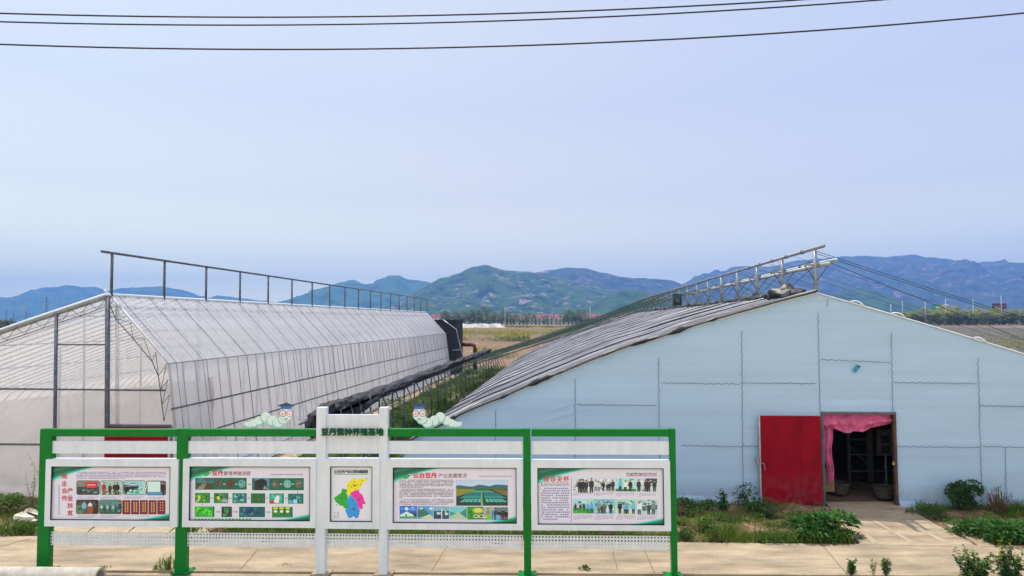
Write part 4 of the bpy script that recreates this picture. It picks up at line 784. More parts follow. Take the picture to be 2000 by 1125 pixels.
r_ = random.Random(5)
for x, y in ((345, 725), (378, 712), (395, 695), (420, 720), (448, 716), (460, 684), (370, 738), (402, 755), (262, 828), (282, 845), (318, 816), (320, 838), (304, 800), (316, 770), (322, 902), (388, 780), (400, 812), (422, 822), (450, 830), (445, 886), (462, 905), (380, 845), (404, 890), (380, 912), (362, 942), (390, 972), (414, 948), (432, 962), (360, 985), (408, 985), (498, 667), (244, 888)): k.rect(x, y, x + 10, y + 5, (60, 60, 40), 3.4)
for x, y in ((390, 722), (284, 826), (428, 838), (384, 922)): k.rect(x, y, x + 22, y + 11, (70, 70, 50), 3.6)
for i, c in enumerate(((190, 40, 130), (222, 208, 20), (30, 140, 215), (24, 160, 52))): k.ell(234, 957 + i * 13.5, 5, 5, c, 3, 8); k.rect(252, 954 + i * 13.5, 268, 959 + i * 13.5, (130, 135, 160), 3)
case(634.8, 741.2, 897, 1033.5, 644.6, 727, 911, 1020, k, 'narrow display case with a map of yellow, green, pink and blue districts')
# poster 4
k = Canvas(750, 890, 7.143); paper(k, 118, 160, 1855, 955, .46)
worm(k, 228, 300, 150); k.text('云台豆丹', 410, 236, 734, 312, (198, 34, 58), 5, .03); k.text('产业发展情况', 756, 246, 1154, 308, DRED, 5, 0, .15)
k.text('YUN TAI DOU DAN CHAN YE FA ZHAN QING KUANG', 1328, 278, 1792, 298, (90, 84, 130), 4)
k.lines(218, 336, 978, 454, 6, INK, 3, 14, 7, .5, 1, .45); k.lines(218, 462, 978, 600, 7, INK, 3, 14, 7, .5, 2, .05); k.lines(218, 610, 978, 692, 4, INK, 3, 14, 7, .5, 6, .9)
k.rect(1004, 338, 1730, 700, (150, 170, 205), 2); k.rect(1008, 342, 1726, 440, (176, 196, 222), 2.4); k.poly([(1008, 415), (1060, 412), (1140, 424), (1240, 430), (1320, 405), (1380, 408), (1470, 425), (1560, 402), (1640, 405), (1726, 412), (1726, 460), (1008, 460)], (24, 100, 135), 2.8)
k.rect(1008, 446, 1726, 478, (60, 100, 60), 3); k.rect(1008, 470, 1726, 694, (28, 60, 52), 3.1); k.poly([(1008, 464), (1290, 466), (1220, 500), (1008, 570)], (128, 132, 44), 3.4); k.poly([(1500, 468), (1726, 480), (1726, 570), (1640, 530)], (112, 96, 50), 3.4)
for i in range(-9, 10):
    for q in range(5):
        f0, f1 = q / 5, q / 5 + .165; f0, f1 = f0 ** 1.7, f1 ** 1.7; X = lambda i_, f: 1365 + i_ * (9 + 56 * f); Y = lambda f: 478 + 180 * f
        if abs(X(i, f1) - 1365) < 355 and i != 0 and not (i < -4 and q < 2 and False):
            o_ = .78; k.poly([(X(i - .0, f0), Y(f0)), (X(i + o_, f0), Y(f0)), (X(i + o_, f1), Y(f1)), (X(i, f1), Y(f1))], ((40, 150, 150), (70, 176, 172), (24, 128, 128))[(i * 3 + q) % 3], 3.8)
k.poly([(1362, 478), (1370, 478), (1384, 690), (1350, 690)], (110, 150, 120), 4.2); k.rect(1008, 668, 1726, 696, (34, 56, 40), 4.4); k.poly([(1356, 640), (1378, 640), (1384, 696), (1350, 696)], (120, 170, 130), 4.8)
xs = (218, 466, 690, 914, 1160, 1396, 1536, 1734)
for i in range(7): k.rect(xs[i], 700 + i * 3, xs[i + 1] - 6, 878 + i * 3, ((34, 100, 200), (70, 150, 205), (120, 170, 190), (110, 190, 205), (50, 140, 50), (150, 170, 160), (90, 120, 130))[i], 2.6)
k.spatter(225, 706, 455, 780, ((200, 225, 245), (90, 150, 220)), 9, 18, 50, 3, 3); k.poly([(222, 826), (315, 778), (412, 822), (412, 846), (222, 846)], (190, 232, 222), 3.6); k.poly([(330, 780), (456, 806), (456, 846), (412, 846), (412, 822)], (40, 50, 56), 3.6); k.rect(300, 815, 318, 846, (60, 26, 20), 4); k.rect(219, 846, 460, 877, (70, 150, 120), 3.6)
k.poly([(470, 860), (470, 760), (560, 740), (640, 815), (600, 840)], (50, 110, 100), 3.5); k.poly([(500, 875), (630, 815), (684, 850), (684, 880)], (180, 205, 160), 4); k.spatter(480, 710, 684, 760, ((200, 225, 240),), 6, 14, 40, 3.2, 9)
k.rect(694, 770, 906, 880, (40, 70, 100), 3); k.spatter(696, 760, 906, 880, ((200, 220, 235), (30, 60, 110), (60, 110, 130), (20, 40, 60)), 22, 14, 34, 3.4, 4); k.rect(800, 740, 812, 880, (220, 225, 230), 4.6)
k.poly([(918, 884), (1030, 785), (1152, 884)], (170, 190, 150), 4); k.poly([(918, 840), (918, 780), (1010, 800)], (60, 140, 130), 3.6); k.poly([(1060, 800), (1152, 730), (1152, 870)], (50, 130, 120), 3.6)
k.spatter(1162, 740, 1270, 890, ((30, 170, 50), (20, 110, 40)), 16, 12, 36, 3.3, 8); k.ell(1310, 765, 78, 40, (190, 160, 70), 4); k.ell(1310, 762, 60, 28, (190, 205, 110), 4.4); k.ell(1285, 845, 34, 24, (220, 225, 225), 4.6); k.ell(1355, 845, 36, 24, (220, 225, 225), 4.8); k.ell(1285, 845, 24, 16, (60, 110, 40), 5); k.ell(1355, 845, 26, 16, (70, 90, 40), 5.2)
k.man(1450, 890, 160, (150, 120, 120), 4); k.rect(1410, 820, 1500, 892, (110, 190, 60), 9); k.spatter(1398, 840, 1440, 892, ((30, 30, 50), (230, 230, 240)), 6, 8, 18, 9.4, 2); k.rect(1502, 760, 1530, 892, (60, 130, 190), 4)
for i, (x, c) in enumerate(((1560, (40, 60, 80)), (1605, (20, 26, 36)), (1660, (40, 44, 56)), (1706, (20, 24, 36)))): k.man(x, 896, 165 - (i % 2) * 24, c, 4 + i * .2)
k.ell(1590, 860, 34, 40, (90, 160, 220), 9); k.lines(1600, 860, 1728, 888, 2, (210, 60, 80), 10, 12, 5, .6, 2, 1)
case(755.8, 1021.6, 898, 1036, 767, 1009.4, 913, 1023.3, k, 'display case with a poster of a large greenhouse field photo above a row of small photos')
# poster 5
k = Canvas(1030, 890, 6.667); paper(k, 128, 155, 1790, 912, .5)
k.text('领导关怀', 208, 264, 548, 348, (190, 26, 44), 5, .008, .1, 1.1); k.text('L', 182, 340, 214, 390, (50, 46, 70), 4); k.text('ING DAO GUAN HUAI', 222, 370, 540, 392, (60, 50, 84), 4); k.rect(210, 356, 545, 360, (110, 90, 130), 3)
k.text('lingdaoguanhuai', 1288, 218, 1690, 252, (26, 24, 50), 4, .006, .35, 1.1); k.rect(1288, 256, 1688, 266, (170, 80, 150), 3); k.rect(568, 280, 578, 858, (170, 130, 190), 2)
k.lines(184, 418, 556, 850, 14, (112, 114, 168), 3, 18, 8, .55, 11, .62)
for i, x in enumerate((592, 868, 1146, 1420)):
    y = 280 + i * 4; k.rect(x, y, x + 270, y + 176, ((196, 206, 218), (190, 205, 215), (160, 215, 210), (176, 200, 208))[i], 2.4)
    k.lines(x + 5, 470 + i * 6, x + 262, 524 + i * 6, 4, (140, 138, 182), 3, 12, 6, .42, i, .3); k.lines(x + 8, 772, x + 266, 842, 5, (140, 138, 182), 3, 12, 6, .42, i + 9, .4)
    y = 562 + i * 3; k.rect(x, y, x + 274, y + 190, ((150, 205, 215), (120, 185, 205), (150, 205, 190), (170, 196, 200))[i], 2.4)
BK = (46, 44, 54)
for i, x in enumerate((592, 868, 1146, 1420)): k.spatter(x + 4, 288 + i * 4, x + 266, 452 + i * 4, ((150, 170, 180), (215, 220, 228), (110, 130, 140), (170, 190, 190)), 26, 12, 40, 2.5, 70 + i); k.spatter(x + 4, 568, x + 270, 745, ((110, 160, 170), (190, 215, 215), (70, 120, 120), (150, 190, 180)), 26, 12, 40, 2.5, 80 + i)
for x, h in ((680, 150), (722, 152), (764, 140), (834, 166)): k.man(x, 452 + 30, h + 25, BK, 3)
k.rect(592, 456, 862, 486, LAV, 2.2); k.spatter(594, 380, 650, 452, ((30, 110, 120), (220, 225, 225)), 10, 8, 22, 5, 6)
for x, h, c in ((890, 150, (200, 205, 220)), (930, 130, (190, 200, 215)), (988, 136, (44, 40, 50)), (1070, 120, BK), (1112, 150, BK), (1040, 100, BK)): k.man(x, 460, h, c, 3)
k.rect(1148, 432, 1414, 464, (34, 120, 70), 3); 
for x, h, c in ((1210, 160, (90, 180, 225)), (1275, 140, (215, 220, 232)), (1340, 150, (34, 34, 44))): k.man(x, 462, h, c, 3.4, legs=(34, 30, 40))
k.rect(1540, 296, 1690, 360, (60, 80, 90), 3)
for x, h, c in ((1450, 160, BK), (1545, 155, BK), (1580, 150, BK), (1655, 150, (40, 50, 66))): k.man(x, 468, h, c, 3.4)
k.rect(594, 672, 864, 750, (50, 165, 40), 3.2); k.spatter(596, 680, 864, 750, ((36, 130, 30), (90, 200, 60)), 22, 10, 26, 3.5, 21)
for x, h, c in ((625, 100, (40, 36, 80)), (660, 96, (200, 195, 215)), (690, 96, (40, 36, 60)), (736, 100, (40, 40, 60)), (784, 120, (70, 160, 215)), (836, 140, (70, 165, 225))): k.man(x, 716 if h < 110 else 745, h, c, 4.6, legs=(40, 60, 60))
for x, h, c in ((930, 160, (110, 140, 130)), (1004, 150, (90, 100, 100)), (1086, 150, (30, 30, 44)), (970, 120, (60, 70, 80))): k.man(x, 754, h, c, 3.4)
k.rect(1148, 690, 1420, 762, (196, 205, 190), 3)
for x, h, c in ((1204, 160, (30, 26, 30)), (1270, 150, (100, 175, 225)), (1304, 140, (100, 175, 225)), (1380, 155, (100, 175, 225))): k.man(x, 756, h, c, 3.4, legs=(26, 26, 36))
k.poly([(1490, 660), (1690, 640), (1690, 700), (1500, 720)], (60, 90, 100), 3)
for x, h, c in ((1458, 170, (215, 216, 232)), (1580, 150, (44, 60, 70)), (1640, 175, (110, 130, 140))): k.man(x, 766, h, c, 3.4, legs=(50, 80, 130) if x < 1500 else None)
case(1037.2, 1310.8, 900, 1037.6, 1049.4, 1298, 914, 1026.4, k, 'display case with a poster of dark suited groups and red brush heading')
# perforated lower panels
zt = sp(1170, 1047.6)[1]; zb_ = sp(1170, 1075)[1]
for x0, x1 in ((93.5, 345.5), (362, 619), (635, 741), (756.5, 1021.8), (1037.6, 1310)):
    s0, s1 = sp(x0, 1060)[0] + .004, sp(x1, 1060)[0] - .004; nc = round((s1 - s0) / .0575); cw = (s1 - s0) / nc; nrw = 4; ch = (zt - zb_) / nrw; m = MB(OS_); NH = 8
    for i in range(nc):
        for j in range(nrw):
            cx, cz = s0 + cw * (i + .5), zb_ + ch * (j + .5); r = .0165
            for y, fl in ((TS + .045, 0), (TS + .053, 1)):
                hole = [(cx + r * math.cos(2 * math.pi * (q + .5) / NH), y, cz + r * math.sin(2 * math.pi * (q + .5) / NH)) for q in range(NH)]
                cor = [(cx + cw / 2, y, cz + ch / 2), (cx - cw / 2, y, cz + ch / 2), (cx - cw / 2, y, cz - ch / 2), (cx + cw / 2, y, cz - ch / 2)]
                m.raw(hole + cor, [(0, 1, 8), (1, 2, 9, 8), (2, 3, 9), (3, 4, 10, 9), (4, 5, 10), (5, 6, 11, 10), (6, 7, 11), (7, 0, 8, 11)], M['white'])
    m.build('perforated_panel', NB)
# caterpillar cut-outs on the top beam
PALE, EDGE = mat('pale mint board', (.70, .84, .86), .5, .03), mat('mint edge', (.22, .60, .54), .5, .03)
CAPB, CAPD = mat('blue cap', (.06, .16, .48), .5), mat('navy cap board', (.03, .07, .16), .5); PKR, WHT, BRW = mat('pink rim', (.50, .04, .18), .5), mat('white eye', (.85, .80, .86), .5), mat('brown mark', (.06, .02, .02), .5)
def cutout(mir, lab):
    def P(zx, zy):
        px, py = 620 + zx / 7.03, 740 + zy / 7.03
        if mir: px = 559.6 - (px - 819.1)
        return sp(px, py, .06)
    def disc(m, x, y, rx, ry, mt, l, n=22, th=.012):
        q = [P(x + rx * math.cos(2 * math.pi * i / n), y + ry * math.sin(2 * math.pi * i / n)) for i in range(n)]
        if mir: q.reverse()
        m.prism(q[::-1], TS + .06 - l * .002, TS + .06 - l * .002 + th, mt)
    r = thing('caterpillar_cutout', (0, 0, 0), None, None); r.parent = NB; r['label'] = lab
    m = MB(OS_)
    seg = [(1952, 625, 30, 34), (1925, 632, 38, 40), (1880, 630, 48, 48), (1832, 612, 55, 58), (1768, 578, 60, 64), (1690, 530, 70, 72), (1608, 576, 70, 72), (1515, 606, 78, 70), (1440, 560, 76, 66)]
    for i, (x, y, rx, ry) in enumerate(seg): disc(m, x, y, rx, ry, EDGE, i * 1.0); disc(m, x + (9 if i < 5 else -6), y - 8, rx - 8, ry - 8, PALE, i * 1.0 + .5)
    disc(m, 1400, 485, 92, 96, EDGE, 9.2); disc(m, 1400, 480, 90, 94, PALE, 9.6); m.build('body', r)
    m = MB(OS_)
    def poly(pts, mt, l):
        q = [P(*p) for p in pts]; q = q if mir else q[::-1]; m.prism(q if not mir else q, TS + .06 - l * .002, TS + .06 - l * .002 + .01, mt)
    poly([(1328, 375), (1476, 375), (1476, 414), (1328, 414)], CAPB, 11); poly([(1278, 366), (1400, 322), (1522, 364), (1500, 374), (1300, 376)], CAPD, 12); m.build('cap', r)
    m = MB(OS_)
    for x in (1350, 1446): disc(m, x, 474, 45, 46, PKR, 10.4); disc(m, x, 474, 37, 38, WHT, 10.9); disc(m, x + 2, 482, 10, 9, BRW, 11.4, 8)
    poly([(1392, 458), (1406, 458), (1406, 466), (1392, 466)], PKR, 11.2); m.build('glasses', r)
    m = MB(OS_); poly([(1372, 538), (1400, 548), (1428, 536), (1412, 556), (1390, 558)], BRW, 11); m.build('mouth', r)
cutout(False, 'mint caterpillar board facing left with the tail to the right'); cutout(True, 'mint caterpillar board with the tail to the left')

# ------------------------------------------------------------------ overhead cables
def cable(y0, xm, k, depth, lab):
    pts = [at_y(x, y0 - k * (x - xm) ** 2, depth) for x in range(-700, 2800, 70)]; m = MB(pts[0]); m.tube(pts, .0165, M['cable'], 6)
    tag(m.build('power_cable', None, True, loc=pts[0]), lab, 'cable', 'overhead power cables')
cable(33.5, 500, 3.0e-5, 14.0, 'topmost of three black overhead cables'); cable(49, 460, 3.1e-5, 14.4, 'middle of three black overhead cables, just under the topmost'); cable(96.5, 545, 3.35e-5, 13.6, 'lowest of three black overhead cables, well below the other two')

# ------------------------------------------------------------------ plants
LM = {'dock': leafmat('dock leaves', (.02, .085, .012), (.075, .20, .035)), 'bush': leafmat('bush leaves', (.022, .070, .016), (.085, .18, .045)), 'weed': leafmat('weed leaves', (.05, .12, .015), (.13, .22, .04)),
      'grass': leafmat('grass blades', (.06, .13, .014), (.18, .25, .04)), 'dry': leafmat('dry stalks', (.12, .07, .045), (.24, .15, .10), .1), 'yellow': leafmat('yellow flowers', (.42, .33, .01), (.65, .55, .03), .2),
      'far': leafmat('distant leaves', (.05, .11, .025), (.16, .25, .06)), 'willow': leafmat('willow leaves', (.20, .21, .02), (.44, .42, .05), .4), 'dk': leafmat('dark hedge leaves', (.03, .045, .010), (.10, .115, .02)), 'bark': mat('bark', (.07, .05, .035), .9, .3, 5),
      'rape': leafmat('rapeseed', (.10, .14, .012), (.42, .34, .02)), 'straw': leafmat('straw', (.38, .28, .16), (.58, .46, .30), .1)}
def leaf(m, p, d, L_, W, mt, droop=.25):
    d = d.normalized(); s = d.cross(Vector((0, 0, 1))); s = s.normalized() if s.length > .01 else Vector((1, 0, 0)); n = s.cross(d)
    q = p + d * L_ * .5 + n * L_ * .06; e = p + d * L_ - Vector((0, 0, 1)) * L_ * droop
    m.raw([p, q - s * W, e, q + s * W], [(0, 1, 2), (0, 2, 3)], mt)
def rv(r, zmin=-.3, zmax=1):
    a = r.uniform(0, 6.283); z = r.uniform(zmin, zmax); k = math.sqrt(max(0, 1 - z * z)); return Vector((k * math.cos(a), k * math.sin(a), z))
def bush(name, loc, rx, h, n, L_, W, mt, lab, cat, seed, group=None, stem=True, ry=None, flat=False, flower=None):
    r = random.Random(seed); ry = ry or rx; root = thing(name, loc, lab, cat, group); m = MB(); st = MB()
    lumps = [(r.uniform(-.6, .6) * rx, r.uniform(-.6, .6) * ry, r.uniform(.12, .78) * h, r.uniform(.28, .5)) for _ in range(max(9, int(rx * 18)))]
    for i in range(n):
        x, y, z, k = r.choice(lumps); v = rv(r); q = Vector((x + v.x * k * rx, y + v.y * k * ry, max(.02, z + v.z * k * h * .6)))
        d = (v + Vector((x / rx, y / ry, .5)) * .5 + rv(r, -1, 1) * .6)
        leaf(m, q, d, L_ * r.uniform(.6, 1.2), W * r.uniform(.7, 1.2), LM[mt])
        if flower and r.random() < flower: w = q + Vector((0, 0, .03)); leaf(m, w, rv(r), L_ * .5, W, LM['yellow'])
    for x, y, z, k in lumps: st.tube([(x * .15, y * .15, 0), (x * .6, y * .6, z * .6), (x, y, z)], .006 + .006 * h, LM['bark'], 4, .003)
    m.build('foliage', root)
    if stem: st.build('stem', root)
    return root
def stalks(name, loc, n, h, spread, mt, lab, cat, seed, leafy=8, L_=.05, W=.012, flower=None, group=None, th=.004):
    r = random.Random(seed); root = thing(name, loc, lab, cat, group); st = MB(); m = MB()
    for i in range(n):
        a = r.uniform(0, 6.28); k = r.uniform(.1, 1) * spread; hh = h * r.uniform(.55, 1); t = Vector((math.cos(a) * k, math.sin(a) * k, hh)); b = Vector((math.cos(a) * k * .3, math.sin(a) * k * .3, 0)); c = (b + t) * .5 + Vector((r.uniform(-.03, .03), r.uniform(-.03, .03), .04))
        st.tube([b, c, t], th, LM['dry' if mt == 'dry' else 'bush'], 4, th * .5)
        for j in range(leafy):
            f = r.uniform(.1, 1); q = b.lerp(c, f * 2) if f < .5 else c.lerp(t, f * 2 - 1); leaf(m, q, rv(r, -.1, .8), L_ * r.uniform(.6, 1.3) * (1.3 - f * .6), W, LM[mt])
        if flower:
            for j in range(flower): leaf(m, t + Vector((r.uniform(-.04, .04), r.uniform(-.04, .04), r.uniform(-.1, .03))), rv(r), .03, .012, LM['yellow'])
    st.build('stem', root); 
    if m.v: m.build('foliage', root)
    return root
def tuft(loc, n, h, lab, seed, mt='grass', group='grass tufts'):
    r = random.Random(seed); m = MB()
    for i in range(n):
        a = r.uniform(0, 6.28); b = Vector((r.gauss(0, .06), r.gauss(0, .05), 0)); o = Vector((math.cos(a), math.sin(a), 0)) * h * r.uniform(.2, .8); hh = h * r.uniform(.5, 1); w = Vector((-math.sin(a), math.cos(a), 0)) * .006
        c = b + o * .4 + Vector((0, 0, hh * .8)); t = b + o + Vector((0, 0, hh * r.uniform(.6, 1))); m.raw([b - w, b + w, c + w, c - w, t], [(0, 1, 2, 3), (3, 2, 4)], LM[mt])
    return tag(m.build('grass_tuft', None, loc=loc), lab, 'grass tuft', group)
Z = lambda x, y, z=0: at_z(x, y, z)
bush('dock_plant', Z(1608, 1052), .72, .46, 760, .17, .042, 'dock', 'large leafy dock plant beside the left edge of the door ramp', 'plant', 11, ry=.34)
bush('dock_plant', Z(1650, 1058), .35, .22, 150, .16, .035, 'dock', 'low dock clump trailing onto the path at the foot of the ramp', 'plant', 12, ry=.2)
bush('dock_plant', Z(1905, 1040), .55, .22, 330, .15, .034, 'dock', 'low broad leaved plant along the right edge of the ramp', 'plant', 13, ry=.3)
bush('dock_plant', Z(1985, 1058), .75, .38, 620, .16, .036, 'dock', 'broad leaved clump at the right end of the far path edge', 'plant', 14, ry=.4)
bush('shrub', Z(1870, 1002), .44, .80, 2200, .085, .019, 'bush', 'rounded dark green shrub against the blue wall right of the door', 'shrub', 15, ry=.28)
stalks('dead_weed', Z(1950, 1003), 46, .62, .34, 'dry', 'brown dead weed with bare stalks against the wall right of the shrub', 'dead plant', 16, leafy=5, L_=.06, W=.012, th=.008)
stalks('dead_weed', Z(1940, 985), 2, 1.05, .07, 'dry', 'single tall bare stalk leaning on the wall by the dead weed', 'dead plant', 17, leafy=2, th=.008)
bush('weed_clump', Z(1490, 1010), .45, .40, 520, .09, .018, 'bush', 'dark weed clump at the foot of the open red door', 'weeds', 18, ry=.2)
bush('weed_clump', Z(1458, 996), .30, .62, 420, .08, .016, 'bush', 'tall bluish weed clump left of the red door', 'weeds', 19, ry=.2)
bush('weed_clump', Z(1390, 1006), .4, .32, 360, .08, .02, 'bush', 'dark weeds by the wall between the board and the red door', 'weeds', 20, ry=.2)
bush('weed_clump', Z(1343, 1002), .34, .34, 380, .08, .02, 'bush', 'dark weeds by the wall just right of the last green post', 'weeds', 21, ry=.2)
stalks('tall_weed', Z(1412, 1000), 5, .75, .12, 'bush', 'upright leafy weed against the wall with a pointed top', 'weeds', 22, leafy=26, L_=.12, W=.02)
stalks('tall_weed', Z(1545, 1016), 9, .5, .3, 'weed', 'thin yellowish weed stalks in front of the red door', 'weeds', 23, leafy=6, L_=.05)
bush('weed_clump', Z(1384, 1040), .3, .30, 300, .07, .018, 'weed', 'pale yellow green weed on the dirt right of the board', 'weeds', 24, ry=.2, flower=.1)
bush('weed_clump', Z(1520, 1058), .55, .18, 420, .09, .014, 'weed', 'low pale weeds at the path edge left of the dock plant', 'weeds', 25, ry=.2)
bush('weed_clump', Z(1580, 1018), .5, .2, 380, .08, .018, 'weed', 'low weeds under the bottom edge of the red door', 'weeds', 26, ry=.2)
bush('weed_clump', Z(1810, 1008), .4, .22, 260, .09, .01, 'weed', 'sparse grass weeds between the ramp and the shrub', 'weeds', 27, ry=.25)
stalks('roadside_weed', Z(1662, 1124), 9, .27, .14, 'bush', 'small leafy weed at the near path edge, left of the two flowering stalks', 'weeds', 28, leafy=34, L_=.06, W=.016)
stalks('roadside_weed', Z(1706, 1124), 4, .32, .05, 'weed', 'thin flowering weed stalk at the near path edge', 'weeds', 29, leafy=16, L_=.05, W=.012, flower=5)
stalks('roadside_weed', Z(1731, 1125), 8, .34, .10, 'bush', 'bushy flowering weed right of the thin stalk at the near path edge', 'weeds', 30, leafy=30, L_=.06, W=.015, flower=4)
stalks('roadside_weed', Z(1900, 1136), 40, .50, .42, 'bush', 'wide leafy weed in the bottom right corner', 'weeds', 31, leafy=34, L_=.085, W=.018, flower=3)
stalks('roadside_weed', Z(1972, 1138), 26, .64, .26, 'bush', 'tallest flowering weed in the bottom right corner', 'weeds', 32, leafy=34, L_=.085, W=.018, flower=5)
bush('shrub', Z(8, 1003), .55, .42, 700, .09, .022, 'weed', 'bright green shrub at the left frame edge below the film', 'shrub', 33, ry=.4)
bush('weed_clump', Z(45, 1040), .7, .20, 500, .10, .014, 'weed', 'low green weeds under the white rock', 'weeds', 34, ry=.25)
bush('weed_clump', Z(85, 1000), .5, .25, 300, .08, .018, 'bush', 'dark weeds behind the left post of the board', 'weeds', 35, ry=.25)
stalks('tall_weed', Z(62, 990), 8, .95, .28, 'weed', 'wispy yellow green stalks in front of the film left of the board', 'weeds', 36, leafy=8, L_=.06, W=.010, flower=2)
stalks('tall_weed', Z(122, 985), 16, 1.55, .75, 'weed', 'yellow flowering stalks in front of the film, seen above the first white rail', 'weeds', 37, leafy=12, L_=.07, W=.010, flower=7)
tuft(Z(327, 1112), 60, .28, 'grass tuft growing from the path left of the second green post', 38); tuft(Z(306, 1113), 20, .13, 'tiny grass sprig left of the larger tuft on the path', 39)
tuft(Z(200, 1110), 26, .05, 'flat little weed on the path above the concrete pipe', 40); bush('path_weed', Z(1142, 1112), .09, .06, 60, .05, .02, 'bush', 'tiny leafy weed on the path below the right hand poster', 'weeds', 41, stem=False); tuft(Z(556, 1103), 20, .03, 'flat weed on the path below the second poster', 42)
q = G0.w(-6.9, 20.2); stalks('rapeseed_plant', q, 14, 1.75, .55, 'weed', 'yellow flowering rapeseed plant by the caterpillar facing left', 'plant', 43, leafy=14, L_=.10, W=.016, flower=14)
for i, (s, t, w, h) in enumerate(((-8.3, 26, .7, .6), (-7.6, 30, .8, .5), (-8.6, 34, .9, .7), (-7.2, 24, .6, .4), (-7.9, 40, 1., .6), (-8.4, 45, 1.0, .6), (-7.0, 36, .6, .4), (-6.6, 28, .5, .35))):
    bush('weed_clump', G0.w(s, t), w, h, 420, .13, .03, 'bush', 'dark weed clump on the grassy floor between the two greenhouses', 'weeds', 60 + i, 'weeds between the greenhouses')
r_ = random.Random(31)
for i in range(60):
    a = at_z(r_.uniform(380, 1600) if i < 24 else r_.uniform(1320, 1600) if i < 48 else r_.uniform(1800, 2040), (1060 if i < 48 else 1050) - 12 * r_.random() ** 2 - (46 * r_.random() if i > 14 else 0))
    mt = ('weed', 'bush', 'dry', 'weed', 'grass')[i % 5]
    bush('verge_weed', (a.x, a.y + .15, -.02), r_.uniform(.15, .4), r_.uniform(.10, .26), r_.randrange(120, 260), .075, .012, mt, {'weed': 'low pale green weed on the dirt verge behind the path', 'bush': 'low dark green weed on the dirt verge behind the path', 'dry': 'low dried brown weed on the dirt verge behind the path', 'grass': 'low grassy weed on the dirt verge behind the path'}[mt], 'weeds', 200 + i, 'weeds along the dirt verge', ry=.2)
# grass between and around (countless)
def grass(name, n, pick, h0, h1, mts, seed, wdt=.008):
    r = random.Random(seed); m = MB(); vs = {k: ([], []) for k in mts}
    for i in range(n):
        q = pick(r)
        if q is None: continue
        mt = mts[0] if r.random() < .75 else mts[-1]; V, Fc = vs[mt]; a = r.uniform(0, 6.28); h = r.uniform(h0, h1) * q[2]; b = Vector((q[0], q[1], -.02)); w = Vector((math.cos(a), math.sin(a), 0)) * wdt * (.6 + q[2] * .5); l = Vector((r.gauss(0, .35), r.gauss(0, .35), 1)) * h
        k = len(V); V += [b - w, b + w, b + l]; Fc.append((k, k + 1, k + 2))
    for k, (V, Fc) in vs.items():
        if V: m.raw(V, Fc, LM[k])
    return tag(m.build(name), None, None, None, 'stuff')
def pk_cor(r):
    t = 18 + 44 * r.random() ** 1.5; s = r.uniform(-9.0, -5.2); q = G0.w(s, t); f = noise.noise(Vector((s * .7, t * .35, 3))); return None if f < -.22 + r.uniform(-.15, .15) else (q.x, q.y, .6 + .5 * (t - 18) / 44 + max(0, f))
tag(grass('grass', 26000, pk_cor, .10, .34, ('grass', 'bush'), 3, .014), 'green grass filling the strip between the two greenhouses', 'grass')
RQ = [at_z(1600, 980), at_z(1760, 980), at_z(1950, 1070), at_z(1675, 1070)]; RQ2 = [at_z(80, 1010), at_z(450, 1010), at_z(330, 1052), at_z(60, 1052)]
def inquad(q, Q):
    return all(((Q[(i + 1) % 4].x - Q[i].x) * (q.y - Q[i].y) - (Q[(i + 1) % 4].y - Q[i].y) * (q.x - Q[i].x)) <= 0 for i in range(4))
def pk_v(r):
    a = r.random(); f = PF[0] + k_path * a; far = (GR.t0 if f.x > -6.3 else GL.t0) - f.dot(GR.a); b = r.random(); q = f + GR.a * (far * b)
    if verge_h(q.x, q.y, .5) < -.028 or inquad(q, RQ) or inquad(q, RQ2): return None
    n_ = noise.noise(Vector((q.x * .55, q.y * .9, 7))) + .75 * (b < .16) + .45 * (b > .80) + .04
    if n_ < r.uniform(0, .35): return None
    return (q.x, q.y, .6 + max(0, n_))
k_path = PF[1] - PF[0]
tag(grass('verge_grass', 110000, pk_v, .05, .20, ('grass', 'weed'), 4, .010), 'short grass and weeds on the dirt verge behind the path', 'grass')
def pk_s(r):
    a = r.random(); f = PF[0] + k_path * a; far = GR.t0 - f.dot(GR.a); q = f + GR.a * (far * r.random())
    if verge_h(q.x, q.y, .5) < -.028 or noise.noise(Vector((q.x * .6, q.y, 17))) < .0: return None
    return (q.x, q.y, .5)
tag(grass('straw_litter', 16000, pk_s, .05, .10, ('straw', 'dry'), 5, .012), 'dry straw scattered on the verge', 'straw')
# white rock, concrete pipe
p = Z(52, 1022); m = MB(); r_ = random.Random(4)
m.grid(lambda a, b: tuple(Vector((.24 * math.cos(6.283 * a) * math.sin(math.pi * b), .16 * math.sin(6.283 * a) * math.sin(math.pi * b), .12 + .15 * math.cos(math.pi * b))) * (1 + .5 * noise.cell(Vector((math.cos(6.283 * a) * 1.3 * math.sin(math.pi * b) + 5, math.sin(6.283 * a) * 1.3 + 3, math.cos(math.pi * b) * 1.6))) * .5)), 14, 8, mat('pale rock', (.62, .56, .46), .85, .15, 6, .5, 20))
tag(m.build('rock', None, loc=p), 'white angular rock on the dirt left of the notice board', 'rock')
pr = .165; e0 = Z(196, 1124, .17); e1 = Z(-500, 1118, .17); d = (e1 - e0); d.z = 0; d.normalize(); sd = Vector((d.y, -d.x, 0)); up = Vector((0, 0, 1)); e0.z = pr - .03
m = MB(e0); n_ = 36; ring = lambda q, r: [q + sd * r * math.cos(6.283 * i / n_) + up * r * math.sin(6.283 * i / n_) for i in range(n_)]
A, B, Cc, D = ring(e0, pr), ring(e0 + d * 5, pr), ring(e0, pr * .72), ring(e0 + d * 5, pr * .72); vs = A + B + Cc + D; fs = []
